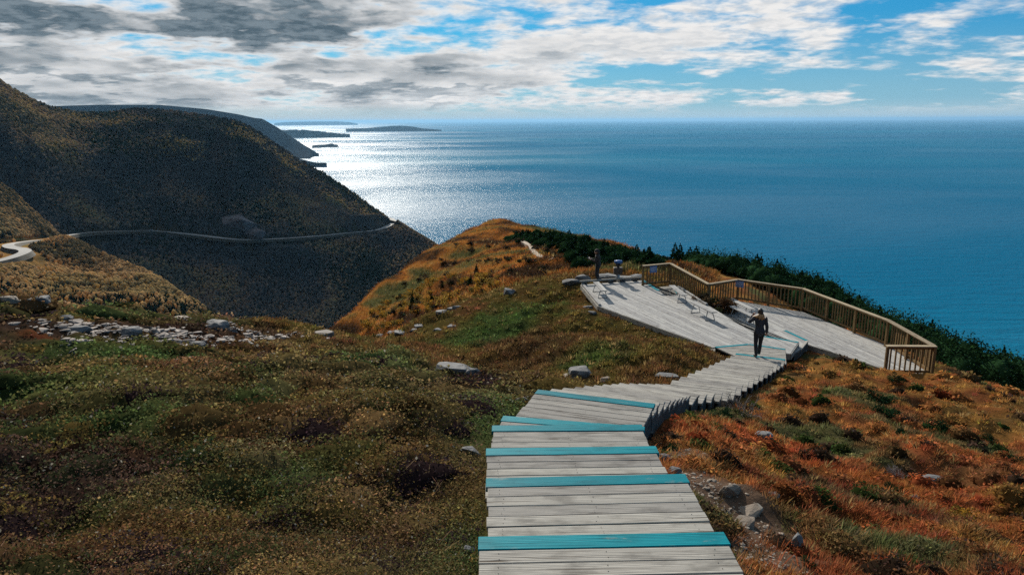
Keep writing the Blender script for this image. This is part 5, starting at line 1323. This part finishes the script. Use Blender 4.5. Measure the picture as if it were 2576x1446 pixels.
# low spruces on the ridge beyond the deck
def scatter_px(polyl, n, dmin, fn, seed, tries=4000):
    q = random.Random(seed); out = []
    P = [Vector((p[0], p[1])) for p in polyl]; x0, x1 = min(p.x for p in P), max(p.x for p in P); y0, y1 = min(p.y for p in P), max(p.y for p in P)
    for _ in range(tries):
        if len(out) >= n: break
        u, v = q.uniform(x0, x1), q.uniform(y0, y1)
        if not in_poly(np.array([u]), np.array([v]), P)[0]: continue
        p = hit(u, v)
        if p.y > 245: continue
        if any((p.x - o.x) ** 2 + (p.y - o.y) ** 2 < dmin * dmin for o in out): continue
        out.append(p); fn(p, q)
spr2 = [0]; spots_ = []
def f_spr(p, q):
    spr2[0] += 1; spots_.append((p.x, p.y)); plant(SPR[spr2[0] % 8], 'spruce_tree', p.x, p.y, q.uniform(.8, 1.6), 'stunted dark spruce in the thicket on the orange ridge', 'spruce', 'stunted spruces of the ridge thicket', 2.3)
scatter_px([(1290, 597), (1370, 592), (1440, 606), (1540, 634), (1640, 660), (1640, 668), (1540, 662), (1450, 645), (1400, 622), (1300, 603)], 150, .95, f_spr, 8)
sp_ = np.repeat(np.array(spots_), 3, 0) + rs.normal(0, .7, (len(spots_) * 3, 2)); n = len(sp_); rad = rs.uniform(.5, 1.1, n)
cushions('ridge_scrub', sp_[:, 0], sp_[:, 1], np.hypot(sp_[:, 0], sp_[:, 1]), rad, rad * rs.uniform(.7, 1.2, n), np.array([.018, .045, .018]) * rs.uniform(.6, 1.7, (n, 1)), 30000, .0022, rs, 'dark green scrub between the stunted spruces on the orange ridge', 'scrub', M_needle)
def f_spr3(p, q):
    if p.y < 58: return
    plant(SPR[q.randrange(8)], 'spruce_tree', p.x, p.y, q.uniform(.9, 1.6), 'small dark spruce among yellow bushes on the ridge flank', 'spruce', 'small spruces on the ridge flank', 1.3)
scatter_px([(960, 800), (1100, 700), (1200, 680), (1290, 720), (1180, 760), (1050, 800)], 9, 4.0, f_spr3, 9)
YB = [bush_mesh('yellow_bush', 60 + k, [(.34, .19, .03), (.30, .14, .025), (.22, .15, .035), (.13, .10, .03)], 340, (1, 1, 1.0), .11) for k in range(3)]
def f_yb(p, q):
    if p.y < 58: return
    plant(YB[q.randrange(3)], 'yellow_bush', p.x, p.y, q.uniform(.45, 1.1), 'yellow leaved bush on the flank of the orange ridge', 'bush', 'yellow bushes on the ridge flank')
scatter_px([(900, 822), (960, 770), (1080, 710), (1180, 690), (1280, 715), (1190, 760), (1060, 800), (960, 832)], 60, 2.0, f_yb, 10)
DB = [bush_mesh('dark_bush', 70 + k, [(.03, .026, .02), (.05, .035, .022), (.03, .04, .02)], 300, (1, 1, .7), .12) for k in range(2)]
def f_db(p, q):
    if p.y < 58: return
    plant(DB[q.randrange(2)], 'dark_bush', p.x, p.y, q.uniform(.35, .85), 'dark bush on the slope of the orange ridge', 'bush', 'dark bushes on the orange ridge')
scatter_px([(900, 810), (1000, 720), (1150, 610), (1300, 575), (1420, 620), (1470, 690), (1280, 715), (1080, 790)], 55, 3.0, f_db, 12)
# single bushes
GB = [bush_mesh('juniper', 80 + k, [(.018, .045, .018), (.028, .062, .02), (.012, .03, .015)], 1500, (1, 1, .62), .055, 14) for k in range(3)]
for k, (px, py, w_, lab) in enumerate(((2196, 1008, 60, 'dark green spreading juniper nearest the lower deck'), (2230, 1045, 66, 'dark juniper below the nearest of the right slope junipers'), (2352, 1082, 66, 'rounded green juniper on the right slope, farther right of two'), (2180, 932, 22, 'tiny conifer sprouting in front of the lower deck edge'), (2248, 955, 34, 'small grey green bush below the short end railing'),
        (2235, 1232, 46, 'green juniper by the pale twigs in the red heath'), (2290, 1282, 44, 'bright green juniper lower in the red heath'), (2540, 1160, 50, 'dark green juniper at the right picture edge'), (2480, 1105, 36, 'low green juniper midway down the right slope'), (1820, 1050, 50, 'green juniper against the right side of the stairs'), (1690, 1130, 40, 'small green juniper under the stair corner'), (2265, 1090, 34, 'small green bush left of the rounded juniper'), (2030, 1420, 36, 'bright green tuft in the red heath near the picture bottom'), (2530, 1290, 44, 'mustard green bush at the lower right edge'), (2420, 1310, 56, 'ochre leaved bush in the lower right heath'))):
    p = hit(px, py); sc = w_ / FPX * p.dot(fw) * .62
    me = YB[k % 3] if 'ochre' in lab or 'mustard' in lab else GB[k % 3]
    plant(me, 'juniper_bush' if me in GB else 'ochre_bush', p.x, p.y, sc, lab, 'bush', sink=.1)
def twig_bush(px, py, w_, lab, seed, col=(.20, .17, .15)):
    p = hit(px, py); R = w_ / FPX * p.dot(fw) * .5; q = random.Random(seed); m = MB()
    def br(a, d, L, r, lv):
        e = a + d * L; m.tube([a, a + d * L * .5 + Vector((q.gauss(0, .04), q.gauss(0, .04), 0)) * L, e], [r, r * .75, r * .5], 5, False)
        if lv > 0:
            for _ in range(q.choice((3, 4))):
                nd = (d + Vector((q.gauss(0, .55), q.gauss(0, .55), q.gauss(.08, .4)))).normalized(); br(a + d * L * q.uniform(.45, 1), nd, L * q.uniform(.5, .75), r * .55, lv - 1)
    for _ in range(9):
        an = q.uniform(0, 6.28); d = Vector((math.cos(an) * .9, math.sin(an) * .9, q.uniform(.35, 1.0))).normalized(); br(Vector((0, 0, -.03)), d, R * q.uniform(.5, .8), .008 * R / .5 + .003, 3)
    r = tag(empty('bare_bush', p), lab, 'bush'); m.build('branches', simple('twig_bark_%d' % seed, col, .8), r); return r
twig_bush(1868, 1045, 104, 'bare grey twiggy bush just right of the stairs', 21)
twig_bush(2258, 1200, 60, 'pale leafless twigs rising from the red heath', 22, (.30, .27, .25))
twig_bush(1800, 1030, 60, 'brown twiggy bush against the stairs, left of the bare grey bush', 23, (.10, .07, .05))
# brush mound between the decks
BM = [bush_mesh('brush', 90 + k, [(.03, .03, .02), (.055, .04, .024), (.035, .045, .02), (.07, .04, .022)], 2200, (1, 1, .75), .06, 16) for k in range(2)]
for k, (px, py, w_, lab) in enumerate(((1800, 788, 56, 'dark brown brush mound between the two decks, nearer part'), (1770, 772, 40, 'brush at the upper end of the mound under the railing corner'), (1826, 786, 36, 'dark brush at the right end of the mound beside a bench'))):
    p = at_z(px, py, DECK_Z - .4); sc = w_ / FPX * p.dot(fw) * .75
    o = tag(link('brush_mound', BM[k % 2]), lab, 'bush'); o.location = p; o.scale = (sc, sc * .9, sc * 1.1)
# footpath on the ridge
M_path = simple('trodden_path', (.30, .23, .16), .9, 0, .2, 2.0)
pp = [hit(*q) for q in ((1312, 606), (1335, 622), (1348, 640), (1362, 648), (1385, 655))]
V = []; F = []
for i, p in enumerate(pp):
    t = (pp[min(i + 1, 4)] - pp[max(i - 1, 0)]); n_2 = Vector((t.y, -t.x, 0)).normalized() * .28
    for q in (p - n_2, p + n_2): V.append((q.x, q.y, gz1(q.x, q.y) + .10)); V.append((q.x, q.y, gz1(q.x, q.y) - .6))
for i in range(4): b = i * 4; F += [(b, b + 2, b + 6, b + 4), (b, b + 4, b + 5, b + 1), (b + 2, b + 3, b + 7, b + 6)]
me = bpy.data.meshes.new('path'); me.from_pydata(V, [], F); me.update(); tag(link('path', me, M_path), 'thin pale footpath on the ridge beyond the deck', 'path', kind='structure')

# ------------------------------------------------------------------ woods on the far hills (one mass, nobody could count it)
def wood_mass(name, G, n, h0, h1, cols, rs, label, rows, conif=.35, tint=None, edge_bias=None):
    nr_, nc_ = G.shape[:2]; i = rs.uniform(rows[0], rows[1] - 1.001, n); j = rs.uniform(0, nc_ - 1.001, n); i0 = i.astype(int); j0 = j.astype(int); fi = (i - i0)[:, None]; fj = (j - j0)[:, None]
    P = (G[i0, j0] * (1 - fj) + G[i0, j0 + 1] * fj) * (1 - fi) + (G[i0 + 1, j0] * (1 - fj) + G[i0 + 1, j0 + 1] * fj) * fi
    rd = np.full(n, 1e9)
    for a in road_c[::4]: rd = np.minimum(rd, np.hypot(P[:, 0] - a[0], P[:, 1] - a[1]) + 0 * rd)
    keep = rd > (9.5 if name != 'spur_woods' else 17); P = P[keep]; n = len(P)
    con = rs.rand(n) < np.clip(conif + (fbm(P[:, 0] * .01, P[:, 1] * .01, 131, 3) - .5) * 2.4 + (edge_bias(i[keep], j[keep]) if edge_bias else 0), 0, 1)
    H = rs.uniform(h0, h1, n); w_ = np.where(con, .22, .42) * H * rs.uniform(.7, 1.3, n)
    v = np.clip((fbm(P[:, 0] * .009, P[:, 1] * .009 + P[:, 2] * .008, 141, 4) - .5) * 3.0 + rs.normal(.46, .16, n), 0, 1)
    col = pal(v, cols); col[con] = np.array([.014, .03, .018]) * rs.uniform(.7, 1.6, (con.sum(), 1)); col *= np.clip(rs.normal(1, .15, n), .5, 1.6)[:, None]
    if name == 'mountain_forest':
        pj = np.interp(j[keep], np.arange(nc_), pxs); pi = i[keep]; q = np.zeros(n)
        for pc_, rc_, am_, sp_, sr_ in LIT_PATCHES: q = np.maximum(q, np.exp(-((pj - pc_) / (sp_ * .7)) ** 2 - ((pi - rc_ + 1) / (sr_ * .8)) ** 2))
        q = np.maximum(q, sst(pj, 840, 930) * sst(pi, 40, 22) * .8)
        q = (rs.rand(n) < q * .8)[:, None] & ~con[:, None]; col = np.where(q, np.array([.30, .19, .075]) * rs.uniform(.6, 1.3, (n, 1)), col)  # sunlight on crest patches and nose painted as tan trees
    a0 = rs.uniform(0, 6.28, n); V = []; k = 5
    zt = np.where(con, 1.0, .95); zm = np.where(con, .12, .55)
    ring = []
    for q in range(k):
        a = a0 + q * 6.2832 / k; rr_ = w_ * rs.uniform(.75, 1.25, n); ring.append(np.c_[P[:, 0] + np.cos(a) * rr_, P[:, 1] + np.sin(a) * rr_, P[:, 2] + H * (zm + rs.uniform(-.08, .08, n))])
    top = np.c_[P[:, 0] + rs.normal(0, .04, n) * H, P[:, 1] + rs.normal(0, .04, n) * H, P[:, 2] + H * zt]; bot = P - np.array([0, 0, 1.0])
    V = np.stack([top, bot] + ring, 1).reshape(-1, 3); b = np.arange(n)[:, None] * (k + 2)
    tr = []
    for q in range(k):
        q2 = (q + 1) % k; tr += [[0, 2 + q, 2 + q2], [1, 2 + q2, 2 + q]]
    L = (b[:, :, None] + np.array(tr)[None]).reshape(-1)
    me = bulk_mesh(name, V, L, 3, M_glow if 'woods' in name else M_needle, np.repeat(col, k + 2, 0), True); return tag(link(name, me), label, 'woodland', kind='stuff')
rs = np.random.RandomState(21)
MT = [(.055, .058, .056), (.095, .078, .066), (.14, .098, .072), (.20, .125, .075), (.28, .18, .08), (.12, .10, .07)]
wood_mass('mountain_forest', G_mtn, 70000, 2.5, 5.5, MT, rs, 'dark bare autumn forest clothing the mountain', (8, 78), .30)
wood_mass('lower_forest', G_mtn, 34000, 3, 6, MT, rs, 'dark autumn forest on the slope below the road', (79, 128), .15)
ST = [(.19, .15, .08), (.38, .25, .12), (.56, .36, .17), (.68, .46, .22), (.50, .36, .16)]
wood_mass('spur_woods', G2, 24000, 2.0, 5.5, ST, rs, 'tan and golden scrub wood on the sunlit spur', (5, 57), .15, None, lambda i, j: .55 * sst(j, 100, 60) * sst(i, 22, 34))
wood_mass('shoulder_woods', G3, 9000, 3, 6.5, ST, rs, 'tan scrub wood on the hill shoulder above the road bend', (5, 39), .3)
# bare rock face above the road
M_cliff = rockmat('cliff_rock', (.07, .062, .065), (.16, .14, .14), .15)
for k, (px, py, d, dims, lab) in enumerate(((600, 574, 1150, (34, 14, 24), 'bare grey rock face above the mountain road'), (640, 590, 1130, (20, 10, 11), 'smaller grey rock face at the right foot of the large one'))):
    p = at_d(px, py, d); o = tag(link('rock_face', rock_mesh('rock_face', dims, 700 + k, 30, .05), M_cliff), lab, 'rock face'); o.location = p; o.rotation_euler = (.5, 0, -.4)
# ------------------------------------------------------------------ the air
m_, t_ = mat('haze_air')
t_.n('ShaderNodeOutputMaterial', {'Volume': t_.n('ShaderNodeVolumePrincipled', {'Color': (.30, .60, .92, 1), 'Density': 1.6e-5, 'Anisotropy': .25}).outputs[0]})
bmh = bmesh.new(); bmesh.ops.create_cube(bmh, size=1, matrix=Matrix.Translation((0, 0, -85)) @ Matrix.Diagonal((400000, 400000, 450, 1)))
me = bpy.data.meshes.new('haze'); bmh.to_mesh(me); bmh.free(); o = link('haze', me, m_); tag(o, 'thin blue sea air fading the far hills', 'haze', kind='stuff')
